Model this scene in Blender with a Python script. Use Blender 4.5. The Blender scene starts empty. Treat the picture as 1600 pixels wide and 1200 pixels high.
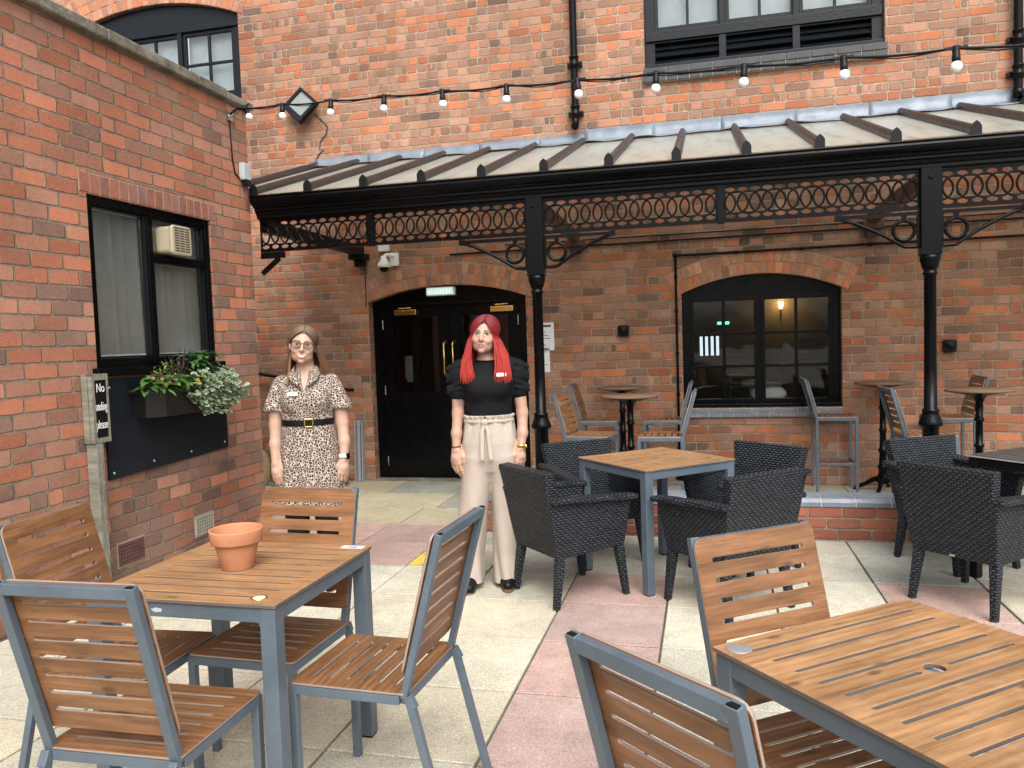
import bpy, bmesh, math, random
import numpy as np
from mathutils import Vector, Matrix
random.seed(7)
RNG = np.random.default_rng(11)
PI = math.pi
C = bpy.context.scene.collection
SC = bpy.context.scene

# ------------------------------------------------------------------ mesh helpers
def arc_pts(cx, cy, r, a0, a1, n):
    return [(cx + r*math.cos(a0+(a1-a0)*i/n), cy + r*math.sin(a0+(a1-a0)*i/n)) for i in range(n+1)]

def rrect(x0, x1, y0, y1, r, n=5):
    if r <= 0: return [(x0,y0),(x1,y0),(x1,y1),(x0,y1)]
    p = arc_pts(x1-r, y0+r, r, -PI/2, 0, n)+arc_pts(x1-r, y1-r, r, 0, PI/2, n)
    p += arc_pts(x0+r, y1-r, r, PI/2, PI, n)+arc_pts(x0+r, y0+r, r, PI, 1.5*PI, n)
    return p

def oval(cx, cy, rx, ry, n=20):
    return [(cx+rx*math.cos(2*PI*i/n), cy+ry*math.sin(2*PI*i/n)) for i in range(n)]

def plate(outers, holes, t, bevel=0.0):
    """flat plate in the XY plane (z from -t/2 to t/2) with real holes"""
    cu = bpy.data.curves.new('tmp', 'CURVE'); cu.dimensions = '2D'; cu.fill_mode = 'BOTH'
    cu.extrude = max(t/2-bevel, 0); cu.bevel_depth = bevel; cu.bevel_resolution = 1; cu.offset = -bevel
    for poly in list(outers)+list(holes):
        sp = cu.splines.new('POLY'); sp.points.add(len(poly)-1)
        for q, p in zip(sp.points, poly): q.co = (p[0], p[1], 0, 1)
        sp.use_cyclic_u = True
    ob = bpy.data.objects.new('tmp', cu)
    me = bpy.data.meshes.new_from_object(ob)
    vs = [tuple(v.co) for v in me.vertices]; fs = [tuple(p.vertices) for p in me.polygons]
    bpy.data.objects.remove(ob); bpy.data.curves.remove(cu); bpy.data.meshes.remove(me)
    return vs, fs

def text_mesh(txt, size, t=0.001, align='CENTER'):
    cu = bpy.data.curves.new('tmp', 'FONT'); cu.body = txt; cu.size = size; cu.extrude = t; cu.align_x = align; cu.offset = -size*.010
    ob = bpy.data.objects.new('tmp', cu); me = bpy.data.meshes.new_from_object(ob)
    vs = [tuple(v.co) for v in me.vertices]; fs = [tuple(p.vertices) for p in me.polygons]
    bpy.data.objects.remove(ob); bpy.data.curves.remove(cu); bpy.data.meshes.remove(me)
    return vs, fs

def frame_from(axis, up=(0,0,1)):
    a = Vector(axis).normalized(); u = Vector(up)
    if abs(a.dot(u)) > .995: u = Vector((1,0,0)) if abs(a.x) < .9 else Vector((0,1,0))
    s = a.cross(u).normalized(); u = s.cross(a).normalized()
    return a, s, u

XZ = Matrix(((1,0,0,0),(0,0,1,0),(0,1,0,0),(0,0,0,1)))      # plate XY -> world XZ (thickness along Y)
YZ = Matrix(((0,0,1,0),(1,0,0,0),(0,1,0,0),(0,0,0,1)))      # plate XY -> world YZ (thickness along X)
def T(x, y, z): return Matrix.Translation((x, y, z))
def RX(a): return Matrix.Rotation(a, 4, 'X')
def RY(a): return Matrix.Rotation(a, 4, 'Y')
def RZ(a): return Matrix.Rotation(a, 4, 'Z')

class MB:
    def __init__(s): s.v = []; s.f = []; s.m = []; s.s = []; s.c = []
    def add(s, vs, fs, m=0, smooth=False, M=None, col=None):
        o = len(s.v)
        if M is not None: vs = [tuple(M @ Vector(p)) for p in vs]
        s.v += [tuple(p) for p in vs]
        for i, f in enumerate(fs):
            s.f.append(tuple(k+o for k in f)); s.m.append(m); s.s.append(smooth if not isinstance(smooth, list) else smooth[i]); s.c.append(col)
        return s
    def box(s, x0, x1, y0, y1, z0, z1, m=0, M=None, col=None):
        vs = [(x,y,z) for z in (z0,z1) for y in (y0,y1) for x in (x0,x1)]
        fs = [(0,2,3,1),(4,5,7,6),(0,1,5,4),(2,6,7,3),(0,4,6,2),(1,3,7,5)]
        return s.add(vs, fs, m, False, M, col)
    def beam(s, p, q, w, h, up=(0,0,1), m=0, w2=None, h2=None):
        p, q = Vector(p), Vector(q); a, sd, u = frame_from(q-p, up)
        w2 = w if w2 is None else w2; h2 = h if h2 is None else h2
        vs = []
        for c, ww, hh in ((p,w,h),(q,w2,h2)):
            for i, j in ((-1,-1),(1,-1),(1,1),(-1,1)): vs.append(tuple(c+sd*(i*ww/2)+u*(j*hh/2)))
        return s.add(vs, [(0,1,2,3),(7,6,5,4),(0,4,5,1),(1,5,6,2),(2,6,7,3),(3,7,4,0)], m)
    def tube(s, pts, r, n=8, m=0, cap=True, closed=False, flat=1.0, up=(0,0,1), col=None):
        pts = [Vector(p) for p in pts]; N = len(pts)
        rs = r if isinstance(r, (list,tuple)) else [r]*N
        vs = []; prev = None
        for i, p in enumerate(pts):
            a = (pts[(i+1) % N]-pts[i-1]) if closed else (pts[min(i+1,N-1)]-pts[max(i-1,0)])
            if a.length < 1e-9: a = Vector((0,0,1))
            a.normalize()
            if prev is None: _, sd, u = frame_from(a, up)
            else:
                u = prev - a*prev.dot(a)
                if u.length < 1e-6: _, sd, u = frame_from(a, up)
                u.normalize(); sd = a.cross(u)
            prev = u
            for k in range(n):
                t = 2*PI*k/n; vs.append(tuple(p+sd*(math.cos(t)*rs[i])+u*(math.sin(t)*rs[i]*flat)))
        fs = []
        for i in range(N if closed else N-1):
            j = (i+1) % N
            for k in range(n): fs.append((i*n+k, i*n+(k+1)%n, j*n+(k+1)%n, j*n+k))
        s.add(vs, fs, m, True, None, col)
        if cap and not closed:
            s.add(vs[:n], [tuple(range(n))[::-1]], m, False, None, col); s.add(vs[-n:], [tuple(range(n))], m, False, None, col)
        return s
    def lathe(s, prof, c=(0,0,0), n=24, m=0, M=None, smooth=True):
        vs = []
        for r, z in prof:
            for k in range(n): t = 2*PI*k/n; vs.append((c[0]+r*math.cos(t), c[1]+r*math.sin(t), c[2]+z))
        fs = []
        for i in range(len(prof)-1):
            for k in range(n): fs.append((i*n+k, i*n+(k+1)%n, (i+1)*n+(k+1)%n, (i+1)*n+k))
        s.add(vs, fs, m, smooth, M)
        return s
    def disc(s, c, r, n=24, m=0, M=None):
        return s.add([(c[0]+r*math.cos(2*PI*k/n), c[1]+r*math.sin(2*PI*k/n), c[2]) for k in range(n)], [tuple(range(n))], m, False, M)
    def extrude_x(s, poly, x0, x1, m=0, smooth=False):
        """poly in (y,z), swept along X"""
        n = len(poly); vs = [(x0,y,z) for y,z in poly]+[(x1,y,z) for y,z in poly]
        fs = [(i,(i+1)%n,n+(i+1)%n,n+i) for i in range(n)]+[tuple(range(n))[::-1], tuple(range(n,2*n))]
        return s.add(vs, fs, m, [smooth]*n+[False,False])
    def sphere(s, c, r, n=16, m=0, k=10, sc=(1,1,1), M=None):
        prof = [(max(1e-5, r*math.sin(PI*i/k)), -r*math.cos(PI*i/k)) for i in range(k+1)]
        vs = []
        for rr, z in prof:
            for q in range(n): t = 2*PI*q/n; vs.append((c[0]+rr*math.cos(t)*sc[0], c[1]+rr*math.sin(t)*sc[1], c[2]+z*sc[2]))
        fs = [(i*n+q, i*n+(q+1)%n, (i+1)*n+(q+1)%n, (i+1)*n+q) for i in range(k) for q in range(n)]
        return s.add(vs, fs, m, True, M)
    def build(s, name, mats, parent=None, bevel=0.0, fix=True):
        me = bpy.data.meshes.new(name); me.from_pydata(s.v, [], s.f)
        for mt in (mats if isinstance(mats, (list,tuple)) else [mats]): me.materials.append(mt)
        me.polygons.foreach_set('material_index', s.m); me.polygons.foreach_set('use_smooth', s.s)
        if any(c is not None for c in s.c):
            at = me.color_attributes.new('Col', 'FLOAT_COLOR', 'CORNER'); data = []
            for p in me.polygons:
                c = s.c[p.index] or (1,1,1)
                for _ in p.loop_indices: data += [c[0],c[1],c[2],1.0]
            at.data.foreach_set('color', data)
        if fix:
            bm = bmesh.new(); bm.from_mesh(me); bmesh.ops.recalc_face_normals(bm, faces=bm.faces); bm.to_mesh(me); bm.free()
        me.update()
        o = bpy.data.objects.new(name, me); C.objects.link(o)
        if parent is not None: o.parent = parent
        if bevel:
            md = o.modifiers.new('bevel', 'BEVEL'); md.width = bevel; md.segments = 2; md.limit_method = 'ANGLE'; md.angle_limit = math.radians(40)
        return o

def np_mesh(name, V, F, mats, parent=None, smooth=True):
    me = bpy.data.meshes.new(name); me.from_pydata(V.tolist(), [], F.tolist())
    for mt in (mats if isinstance(mats, (list,tuple)) else [mats]): me.materials.append(mt)
    me.polygons.foreach_set('use_smooth', [smooth]*len(me.polygons)); me.update()
    o = bpy.data.objects.new(name, me); C.objects.link(o)
    if parent is not None: o.parent = parent
    return o

def tag(o, label=None, cat=None, group=None, kind=None):
    if label: o['label'] = label
    if cat: o['category'] = cat
    if group: o['group'] = group
    if kind: o['kind'] = kind
    return o
def thing(name, label, cat, loc=(0,0,0), rz=0.0, group=None):
    o = bpy.data.objects.new(name, None); C.objects.link(o); o.empty_display_size = .1
    o.location = loc; o.rotation_euler = (0,0,rz)
    return tag(o, label, cat, group)
def dup(root, loc, rz, label, group=None):
    r = root.copy(); C.objects.link(r); r.location = loc; r.rotation_euler = (0,0,rz); r['label'] = label
    if group: r['group'] = group
    for ch in list(root.children):
        c = ch.copy(); C.objects.link(c); c.parent = r
        for g in list(ch.children):
            d = g.copy(); C.objects.link(d); d.parent = c
    return r

# ------------------------------------------------------------------ material helpers
class NT:
    def __init__(s, name):
        s.mat = bpy.data.materials.new(name); s.mat.use_nodes = True; s.t = s.mat.node_tree; s.t.nodes.clear()
        s.out = s.t.nodes.new('ShaderNodeOutputMaterial')
    def n(s, typ, **kw):
        x = s.t.nodes.new(typ)
        for k, v in kw.items(): setattr(x, k, v)
        return x
    def set(s, sock, v):
        if v is None: return
        if isinstance(v, bpy.types.NodeSocket): s.t.links.new(v, sock)
        elif isinstance(v, (tuple,list)):
            sock.default_value = tuple(v) if len(v) == len(sock.default_value) else (*v, 1.0)
        else: sock.default_value = v
    def math(s, op, a, b=None, c=None, clamp=False):
        x = s.n('ShaderNodeMath', operation=op, use_clamp=clamp)
        for i, v in enumerate((a,b,c)): s.set(x.inputs[i], v) if v is not None else None
        return x.outputs[0]
    def mix(s, f, a, b, mode='MIX'):
        x = s.n('ShaderNodeMix', data_type='RGBA', blend_type=mode); s.set(x.inputs[0], f); s.set(x.inputs[6], a); s.set(x.inputs[7], b)
        return x.outputs[2]
    def fmix(s, f, a, b):
        x = s.n('ShaderNodeMix', data_type='FLOAT'); s.set(x.inputs[0], f); s.set(x.inputs[2], a); s.set(x.inputs[3], b)
        return x.outputs[0]
    def ramp(s, f, stops, interp='LINEAR'):
        x = s.n('ShaderNodeValToRGB'); e = x.color_ramp; e.interpolation = interp
        while len(e.elements) < len(stops): e.elements.new(.5)
        for el, (p, c) in zip(e.elements, stops):
            el.position = p; el.color = (*c, 1) if isinstance(c, (tuple,list)) else (c,c,c,1)
        s.set(x.inputs[0], f); return x.outputs[0]
    def noise(s, vec, scale, detail=3, rough=.55, dist=0.0, col=False):
        x = s.n('ShaderNodeTexNoise'); s.set(x.inputs['Vector'], vec); x.inputs['Scale'].default_value = scale
        x.inputs['Detail'].default_value = detail; x.inputs['Roughness'].default_value = rough; x.inputs['Distortion'].default_value = dist
        return x.outputs[1 if col else 0]
    def coord(s, k='Object'): return s.n('ShaderNodeTexCoord').outputs[k]
    def sep(s, v): x = s.n('ShaderNodeSeparateXYZ'); s.set(x.inputs[0], v); return x.outputs
    def comb(s, a, b, c=0.0):
        x = s.n('ShaderNodeCombineXYZ')
        for i, v in enumerate((a,b,c)): s.set(x.inputs[i], v)
        return x.outputs[0]
    def mapr(s, v, a, b, c, d):
        x = s.n('ShaderNodeMapRange'); x.clamp = True
        for i, q in enumerate((v,a,b,c,d)): s.set(x.inputs[i], q)
        return x.outputs[0]
    def smooth(s, v, a, b):
        x = s.n('ShaderNodeMapRange', interpolation_type='SMOOTHSTEP')
        for i, q in enumerate((v,a,b,0.0,1.0)): s.set(x.inputs[i], q)
        return x.outputs[0]
    def scale(s, vec, sx, sy, sz):
        x = s.n('ShaderNodeMapping'); s.set(x.inputs[0], vec); x.inputs['Scale'].default_value = (sx,sy,sz); return x.outputs[0]
    def bump(s, h, strength=.5, dist=1.0):
        x = s.n('ShaderNodeBump'); s.set(x.inputs['Height'], h); x.inputs['Strength'].default_value = strength; x.inputs['Distance'].default_value = dist
        return x.outputs[0]
    def pbr(s, col, rough=.5, metal=0.0, normal=None, spec=.5, **kw):
        x = s.n('ShaderNodeBsdfPrincipled'); s.set(x.inputs['Base Color'], col); s.set(x.inputs['Roughness'], rough); s.set(x.inputs['Metallic'], metal)
        x.inputs['Specular IOR Level'].default_value = spec
        if normal is not None: s.set(x.inputs['Normal'], normal)
        for k, v in kw.items(): s.set(x.inputs[k.replace('_',' ')], v)
        s.t.links.new(x.outputs[0], s.out.inputs[0]); return s.mat

def simple(name, col, rough=.5, metal=0.0, spec=.5, var=.12, vscale=9.0, bump=0.0, bscale=60.0):
    """plain surface with a little natural unevenness"""
    t = NT(name); o = t.coord(); nz = t.noise(o, vscale, 4)
    k = t.mapr(nz, .25, .75, 1-var, 1+var)
    c = t.mix(1.0, (*col,1), t.comb(k,k,k), 'MULTIPLY')
    r = t.mapr(t.noise(o, vscale*2.3, 3), .3, .7, max(rough-.07,.02), min(rough+.07,1))
    nm = t.bump(t.noise(o, bscale, 3), 1.0, bump) if bump else None
    return t.pbr(c, r, metal, nm, spec)

def box_uv(t, world=False):
    if world:
        g = t.n('ShaderNodeNewGeometry'); p, nn = t.sep(g.outputs['Position']), t.sep(g.outputs['Normal'])
    else:
        tc = t.n('ShaderNodeTexCoord'); p, nn = t.sep(tc.outputs['Object']), t.sep(tc.outputs['Normal'])
    ax = t.math('GREATER_THAN', t.math('ABSOLUTE', nn[0]), .68); az = t.math('GREATER_THAN', t.math('ABSOLUTE', nn[2]), .68)
    return t.fmix(ax, p[0], p[1]), t.fmix(az, p[2], p[1]), p

def brick_mat(name, L, H, mort, stops, mcol, hdr=0, seed=0.0, low=None, bumpd=.011, stain=.25, zoff=0.0, wob=.010, soft=.004):
    t = NT(name); u, v, p = box_uv(t, True); uv = t.comb(u, v, seed)
    wv = t.noise(uv, 2.2, 2, col=True); ws = t.sep(wv)
    u2 = t.math('ADD', u, t.math('MULTIPLY', t.math('SUBTRACT', ws[0], .5), wob*1.6))
    v2 = t.math('ADD', t.math('ADD', v, zoff), t.math('MULTIPLY', t.math('SUBTRACT', ws[1], .5), wob*1.6))
    rv = t.math('DIVIDE', v2, H); r = t.math('FLOOR', rv); fv = t.math('SUBTRACT', rv, r)
    w1 = t.n('ShaderNodeTexWhiteNoise', noise_dimensions='2D'); t.set(w1.inputs['Vector'], t.comb(r, seed+3.3))
    jr = t.math('MULTIPLY', t.math('SUBTRACT', w1.outputs[0], .5), .22)
    off = t.math('ADD', t.math('MULTIPLY', t.math('FLOORED_MODULO', r, 2.0), .5), jr)
    if hdr:
        h = t.math('LESS_THAN', t.math('FLOORED_MODULO', r, float(hdr)), .5); w = t.fmix(h, L, L/2)
    else: w = L
    cu = t.math('ADD', t.math('DIVIDE', u2, w), off); idx = t.math('FLOOR', cu); fu = t.math('SUBTRACT', cu, idx)
    # some stretchers are cut into two headers
    w0 = t.n('ShaderNodeTexWhiteNoise', noise_dimensions='3D'); t.set(w0.inputs['Vector'], t.comb(idx, r, seed+9))
    half = t.math('LESS_THAN', w0.outputs[0], t.mapr(p[2], 3.2, 3.5, .12, .42) if hdr else .07)
    fu2 = t.math('FRACT', t.math('MULTIPLY', fu, 2.0)); fuu = t.fmix(half, fu, fu2)
    wid = t.fmix(half, w, t.math('MULTIPLY', w, .5))
    idx2 = t.math('ADD', idx, t.math('MULTIPLY', half, t.math('MULTIPLY', t.math('FLOOR', t.math('MULTIPLY', fu, 2.0)), .37)))
    du = t.math('MULTIPLY', t.math('MINIMUM', fuu, t.math('SUBTRACT', 1.0, fuu)), wid)
    dv = t.math('MULTIPLY', t.math('MINIMUM', fv, t.math('SUBTRACT', 1.0, fv)), H)
    # rounded arrises
    e = t.math('SUBTRACT', .03, t.math('POWER', t.math('ADD', t.math('POWER', t.math('MAXIMUM', t.math('SUBTRACT', .03, du), 0.0), 4.0), t.math('POWER', t.math('MAXIMUM', t.math('SUBTRACT', .03, dv), 0.0), 4.0)), .25))
    chip = t.math('MULTIPLY', t.math('SUBTRACT', t.noise(uv, 34, 4, .7), .5), .019)
    d = t.math('ADD', e, chip)
    mask = t.smooth(d, mort/2-.0015, mort/2+soft)
    wn = t.n('ShaderNodeTexWhiteNoise', noise_dimensions='3D'); t.set(wn.inputs['Vector'], t.comb(idx2, r, seed))
    val = wn.outputs[0]; wc = t.sep(wn.outputs[1])
    big = t.noise(uv, .55, 3)
    val = t.math('ADD', val, t.math('MULTIPLY', t.math('SUBTRACT', big, .5), .55))
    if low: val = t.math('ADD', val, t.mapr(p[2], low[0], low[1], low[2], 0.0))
    val = t.math('ADD', val, t.math('MULTIPLY', t.math('SUBTRACT', t.noise(uv, 7, 3), .5), .18), clamp=True)
    col = t.ramp(val, stops)
    k = t.math('ADD', t.mapr(wc[1], 0, 1, .72, 1.24), t.math('MULTIPLY', t.math('SUBTRACT', t.noise(uv, 48, 5, .75), .5), .85))
    col = t.mix(1.0, col, t.comb(k,k,k), 'MULTIPLY')
    mk = t.mapr(t.noise(uv, 11, 5, .75), .28, .72, .48, 1.35)
    mc = t.mix(1.0, (*mcol,1), t.comb(mk,mk,mk), 'MULTIPLY')
    col = t.mix(mask, mc, col)
    # mortar smears and soot
    sm = t.smooth(t.noise(uv, 16, 5, .72), .60, .74); col = t.mix(t.math('MULTIPLY', sm, .30), col, mc)
    st = t.mapr(t.noise(t.comb(t.math('MULTIPLY', u, 1.5), v, seed), 1.3, 5, .62), .30, .72, 1-stain, 1+stain*.45)
    col = t.mix(1.0, col, t.comb(st,st,st), 'MULTIPLY')
    hgt = t.math('ADD', t.math('MULTIPLY', mask, 1.0), t.math('MULTIPLY', t.noise(uv, 70, 4, .7), .45))
    hgt = t.math('ADD', hgt, t.math('MULTIPLY', wc[2], .25))
    return t.pbr(col, .88, 0, t.bump(hgt, .9, bumpd), .25)

def glass_mat(name, tint=(1,1,1), refl=1.0, rough=.01):
    t = NT(name); tr = t.n('ShaderNodeBsdfTransparent'); t.set(tr.inputs[0], (*tint,1)); gl = t.n('ShaderNodeBsdfGlossy'); gl.inputs['Roughness'].default_value = rough
    nz = t.bump(t.noise(t.coord(), 2.5, 2), .12, .02)
    t.set(gl.inputs['Normal'], nz)
    fr = t.n('ShaderNodeFresnel'); fr.inputs[0].default_value = 1.5
    mx = t.n('ShaderNodeMixShader'); t.set(mx.inputs[0], t.math('MULTIPLY', fr.outputs[0], refl, clamp=True))
    t.t.links.new(tr.outputs[0], mx.inputs[1]); t.t.links.new(gl.outputs[0], mx.inputs[2]); t.t.links.new(mx.outputs[0], t.out.inputs[0])
    return t.mat

def emit_mat(name, col, strength):
    t = NT(name); e = t.n('ShaderNodeEmission'); t.set(e.inputs[0], (*col,1)); e.inputs[1].default_value = strength
    t.t.links.new(e.outputs[0], t.out.inputs[0]); return t.mat

# ------------------------------------------------------------------ materials
FACADE = [(0,(.46,.175,.085)),(.18,(.42,.150,.078)),(.36,(.385,.18,.108)),(.56,(.37,.205,.143)),(.85,(.32,.17,.11)),(.98,(.24,.135,.095)),(1,(.18,.115,.09))]
M_FACADE = brick_mat('old_brick', .222, .083, .0105, FACADE, (.37,.29,.21), hdr=4, seed=1.0, stain=.28, wob=.014)
LEFTB = [(0,(.425,.165,.095)),(.35,(.39,.155,.095)),(.62,(.385,.19,.13)),(.82,(.33,.165,.118)),(.97,(.26,.145,.105)),(1,(.21,.125,.098))]
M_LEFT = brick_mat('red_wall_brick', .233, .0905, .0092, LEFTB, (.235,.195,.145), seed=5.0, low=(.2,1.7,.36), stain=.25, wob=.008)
KERBB = [(0,(.34,.125,.08)),(.5,(.28,.10,.065)),(1,(.22,.085,.06))]
M_DWARF = brick_mat('dwarf_wall_brick', .225, .0785, .009, KERBB, (.27,.235,.165), seed=8.0, stain=.15, wob=.003, zoff=-.006)

def attr_brick(name, rough=.85, bump=.004):
    t = NT(name); a = t.n('ShaderNodeAttribute'); a.attribute_name = 'Col'; o = t.coord()
    k = t.mapr(t.noise(o, 30, 5, .7), .25, .75, .72, 1.25)
    return t.pbr(t.mix(1.0, a.outputs[0], t.comb(k,k,k), 'MULTIPLY'), rough, 0, t.bump(t.noise(o, 60, 4, .7), .9, bump), .3)
M_ARCH = attr_brick('arch_brick')
M_MORTAR = simple('lime_mortar', (.31,.24,.175), .9, bump=.003, var=.25)

def paving_mat():
    t = NT('exposed_aggregate_slab'); a = t.n('ShaderNodeAttribute'); a.attribute_name = 'Col'; o = t.coord()
    vo = t.n('ShaderNodeTexVoronoi'); t.set(vo.inputs['Vector'], o); vo.inputs['Scale'].default_value = 140
    k = t.math('ADD', t.mapr(t.noise(o, 85, 4, .75), .25, .75, .70, 1.24), t.mapr(vo.outputs['Distance'], 0, .6, .12, -.18))
    sp = t.smooth(t.noise(o, 150, 2, .5), .64, .70)
    st = t.math('MULTIPLY', t.mapr(t.noise(o, 1.6, 6, .68), .3, .7, .76, 1.12), t.mapr(t.noise(o, 11, 5, .7), .3, .62, .84, 1.04))
    k = t.math('MULTIPLY', k, st)
    col = t.mix(1.0, a.outputs[0], t.comb(k,k,k), 'MULTIPLY'); col = t.mix(t.math('MULTIPLY', sp, .55), col, (.10,.085,.065,1))
    moss = t.smooth(t.noise(o, 2.3, 6, .7), .60, .78); col = t.mix(t.math('MULTIPLY', moss, .28), col, (.22,.22,.13,1))
    return t.pbr(col, .88, 0, t.bump(vo.outputs['Distance'], .5, .004), .25)
M_PAVE = paving_mat()
M_JOINT = simple('joint_moss', (.10,.095,.065), .95, var=.35, bump=.003)
M_GROUND = simple('earth_ground', (.20,.19,.165), .95, var=.2)

def wood_mat(name, c0, c1, c2, rough=.42, axis=0, wear=.0):
    t = NT(name); o = t.coord(); oi = t.n('ShaderNodeObjectInfo'); s = t.sep(o)
    rnd = t.math('MULTIPLY', oi.outputs['Random'], 37.0)
    v = t.comb(t.math('ADD', s[0], rnd), t.math('ADD', s[1], t.math('MULTIPLY', rnd, 1.7)), s[2])
    g1 = t.noise(t.scale(v, 1.3, 9, 9), 3.0, 5, .6, 1.4); g2 = t.noise(t.scale(v, 3, 90, 90), 2.2, 4, .65)
    wv = t.n('ShaderNodeTexWave', bands_direction='Y'); t.set(wv.inputs['Vector'], t.scale(v, .9, 6, 6)); wv.inputs['Scale'].default_value = 2.0
    wv.inputs['Distortion'].default_value = 7; wv.inputs['Detail'].default_value = 3; wv.inputs['Detail Scale'].default_value = 1.2
    f = t.math('ADD', t.math('MULTIPLY', g1, .42), t.math('ADD', t.math('MULTIPLY', g2, .46), t.math('MULTIPLY', wv.outputs[1], .13)))
    col = t.ramp(f, [(.28,c0),(.52,c1),(.78,c2)])
    kn = t.n('ShaderNodeTexVoronoi'); t.set(kn.inputs['Vector'], t.scale(v, 5, 11, 11)); kn.inputs['Scale'].default_value = 1.0
    k = t.smooth(kn.outputs['Distance'], .17, .05); col = t.mix(t.math('MULTIPLY', k, .75), col, (.06,.03,.015,1))
    pt = t.mapr(t.noise(t.scale(v, 1.6, 5, 5), 2.4, 4, .6), .3, .7, .74, 1.24); col = t.mix(1.0, col, t.comb(pt,pt,pt), 'MULTIPLY')
    if wear:
        w = t.smooth(t.noise(o, 7, 5, .7), .5, .75); col = t.mix(t.math('MULTIPLY', w, wear), col, (.52,.37,.23,1))
    return t.pbr(col, t.mapr(g2, .3, .7, rough-.08, rough+.1), 0, t.bump(g2, .5, .0015), .45)
M_WOOD = wood_mat('oak_laminate', (.085,.037,.016), (.195,.092,.040), (.31,.160,.074), .40)
M_TOP = wood_mat('oak_laminate_top', (.185,.090,.038), (.305,.167,.076), (.40,.245,.125), .40, wear=.26)
M_EDGE = simple('laminate_edge', (.105,.095,.09), .55)
M_EDGEC = simple('pale_cut_edge', (.27,.225,.195), .55)
def slate():
    t = NT('slate_grey_powder_coat'); o = t.coord(); n1 = t.noise(o, 7, 5, .7); k = t.mapr(n1, .25, .75, .82, 1.2)
    c = t.mix(1.0, (.082,.110,.138,1), t.comb(k,k,k), 'MULTIPLY'); sc = t.smooth(t.noise(t.scale(o, 3, 3, 14), 9, 5, .75), .66, .74)
    c = t.mix(t.math('MULTIPLY', sc, .45), c, (.22,.25,.28,1)); return t.pbr(c, t.mapr(n1, .3, .7, .28, .5), 0, t.bump(t.noise(o, 300, 3), 1.0, .0003), .5)
M_SLATE = slate()
M_BLACK = simple('black_gloss_paint', (.0024,.0026,.0034), .24, 0, .14, var=.2, bump=.0005, bscale=14)
M_BLACKM = simple('black_satin', (.005,.0055,.007), .42, 0, .2, var=.2)
M_BLUEBLK = simple('blue_black_paint', (.0045,.007,.010), .38, 0, .25, var=.25, bump=.002, bscale=25)
M_PANEL = simple('painted_board', (.008,.0115,.017), .42, 0, .25, var=.2)
def rattan():
    t = NT('woven_rattan'); u, v, p = box_uv(t); W, H = .034, .0145
    rv = t.math('DIVIDE', v, H); r = t.math('FLOOR', rv); fv = t.math('SUBTRACT', rv, r)
    cu = t.math('ADD', t.math('DIVIDE', u, W), t.math('MULTIPLY', r, .5)); ix = t.math('FLOOR', cu); fu = t.math('SUBTRACT', cu, ix)
    a = t.math('SUBTRACT', 1.0, t.math('POWER', t.math('ABSOLUTE', t.math('SUBTRACT', t.math('MULTIPLY', fu, 2.0), 1.0)), 2.5))
    b = t.math('SUBTRACT', 1.0, t.math('POWER', t.math('ABSOLUTE', t.math('SUBTRACT', t.math('MULTIPLY', fv, 2.0), 1.0)), 2.5))
    h = t.math('MULTIPLY', a, b)
    wn = t.n('ShaderNodeTexWhiteNoise', noise_dimensions='3D'); t.set(wn.inputs['Vector'], t.comb(ix, r, 2.0))
    col = t.mix(h, (.002,.0025,.0035,1), (.026,.033,.044,1)); k = t.mapr(wn.outputs[0], 0, 1, .7, 1.35)
    col = t.mix(1.0, col, t.comb(k,k,k), 'MULTIPLY')
    return t.pbr(col, .5, 0, t.bump(h, 1.0, .0085), .36)
M_RATTAN = rattan()
M_LEAD = simple('lead_flashing', (.15,.18,.215), .5, .25, .5, var=.3, vscale=6, bump=.006, bscale=9)
M_BAR = simple('brown_glazing_bar', (.022,.016,.016), .42, 0, .5, var=.2)
def glazing():
    t = NT('weathered_glazing'); o = t.coord()
    d = t.noise(t.scale(o, 6, 1.2, 1.2), 1.5, 5, .6)
    col = t.ramp(d, [(.28,(.56,.58,.49)),(.46,(.78,.81,.73)),(.75,(.86,.89,.85))])
    df = t.n('ShaderNodeBsdfPrincipled'); t.set(df.inputs['Base Color'], col); df.inputs['Roughness'].default_value = .13
    tl = t.n('ShaderNodeBsdfTranslucent'); t.set(tl.inputs[0], col); mx = t.n('ShaderNodeMixShader'); mx.inputs[0].default_value = .46
    t.t.links.new(df.outputs[0], mx.inputs[1]); t.t.links.new(tl.outputs[0], mx.inputs[2])
    tp = t.n('ShaderNodeBsdfTransparent'); tp.inputs[0].default_value = (.95,1,.97,1); m2 = t.n('ShaderNodeMixShader'); m2.inputs[0].default_value = .20
    t.t.links.new(mx.outputs[0], m2.inputs[1]); t.t.links.new(tp.outputs[0], m2.inputs[2]); t.t.links.new(m2.outputs[0], t.out.inputs[0]); return t.mat
M_GLAZE = glazing(); M_CLEAR = glass_mat('glazing_underside', (.97,.97,.95), .6, .08)
def stone():
    t = NT('lichened_coping_stone'); o = t.coord(); n1 = t.noise(o, 5, 6, .7); n2 = t.noise(o, 70, 4, .7)
    c = t.ramp(n1, [(.3,(.075,.07,.05)),(.5,(.17,.155,.125)),(.68,(.27,.255,.215))]); k = t.mapr(n2, .3, .7, .6, 1.35)
    c = t.mix(1.0, c, t.comb(k,k,k), 'MULTIPLY'); return t.pbr(c, .95, 0, t.bump(n2, .9, .006), .2)
M_STONE = stone()
M_GLASS = glass_mat('window_glass', (.93,.96,.95), .8)
M_GLASSD = glass_mat('door_glass', (.75,.77,.77), .8)
M_WHITE = simple('white_plastic', (.74,.75,.74), .4, var=.05)
M_CREAM = simple('cream_plastic', (.37,.33,.225), .45, var=.08)
M_BRASS = simple('polished_brass', (.72,.50,.18), .22, 1.0, var=.1)
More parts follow.
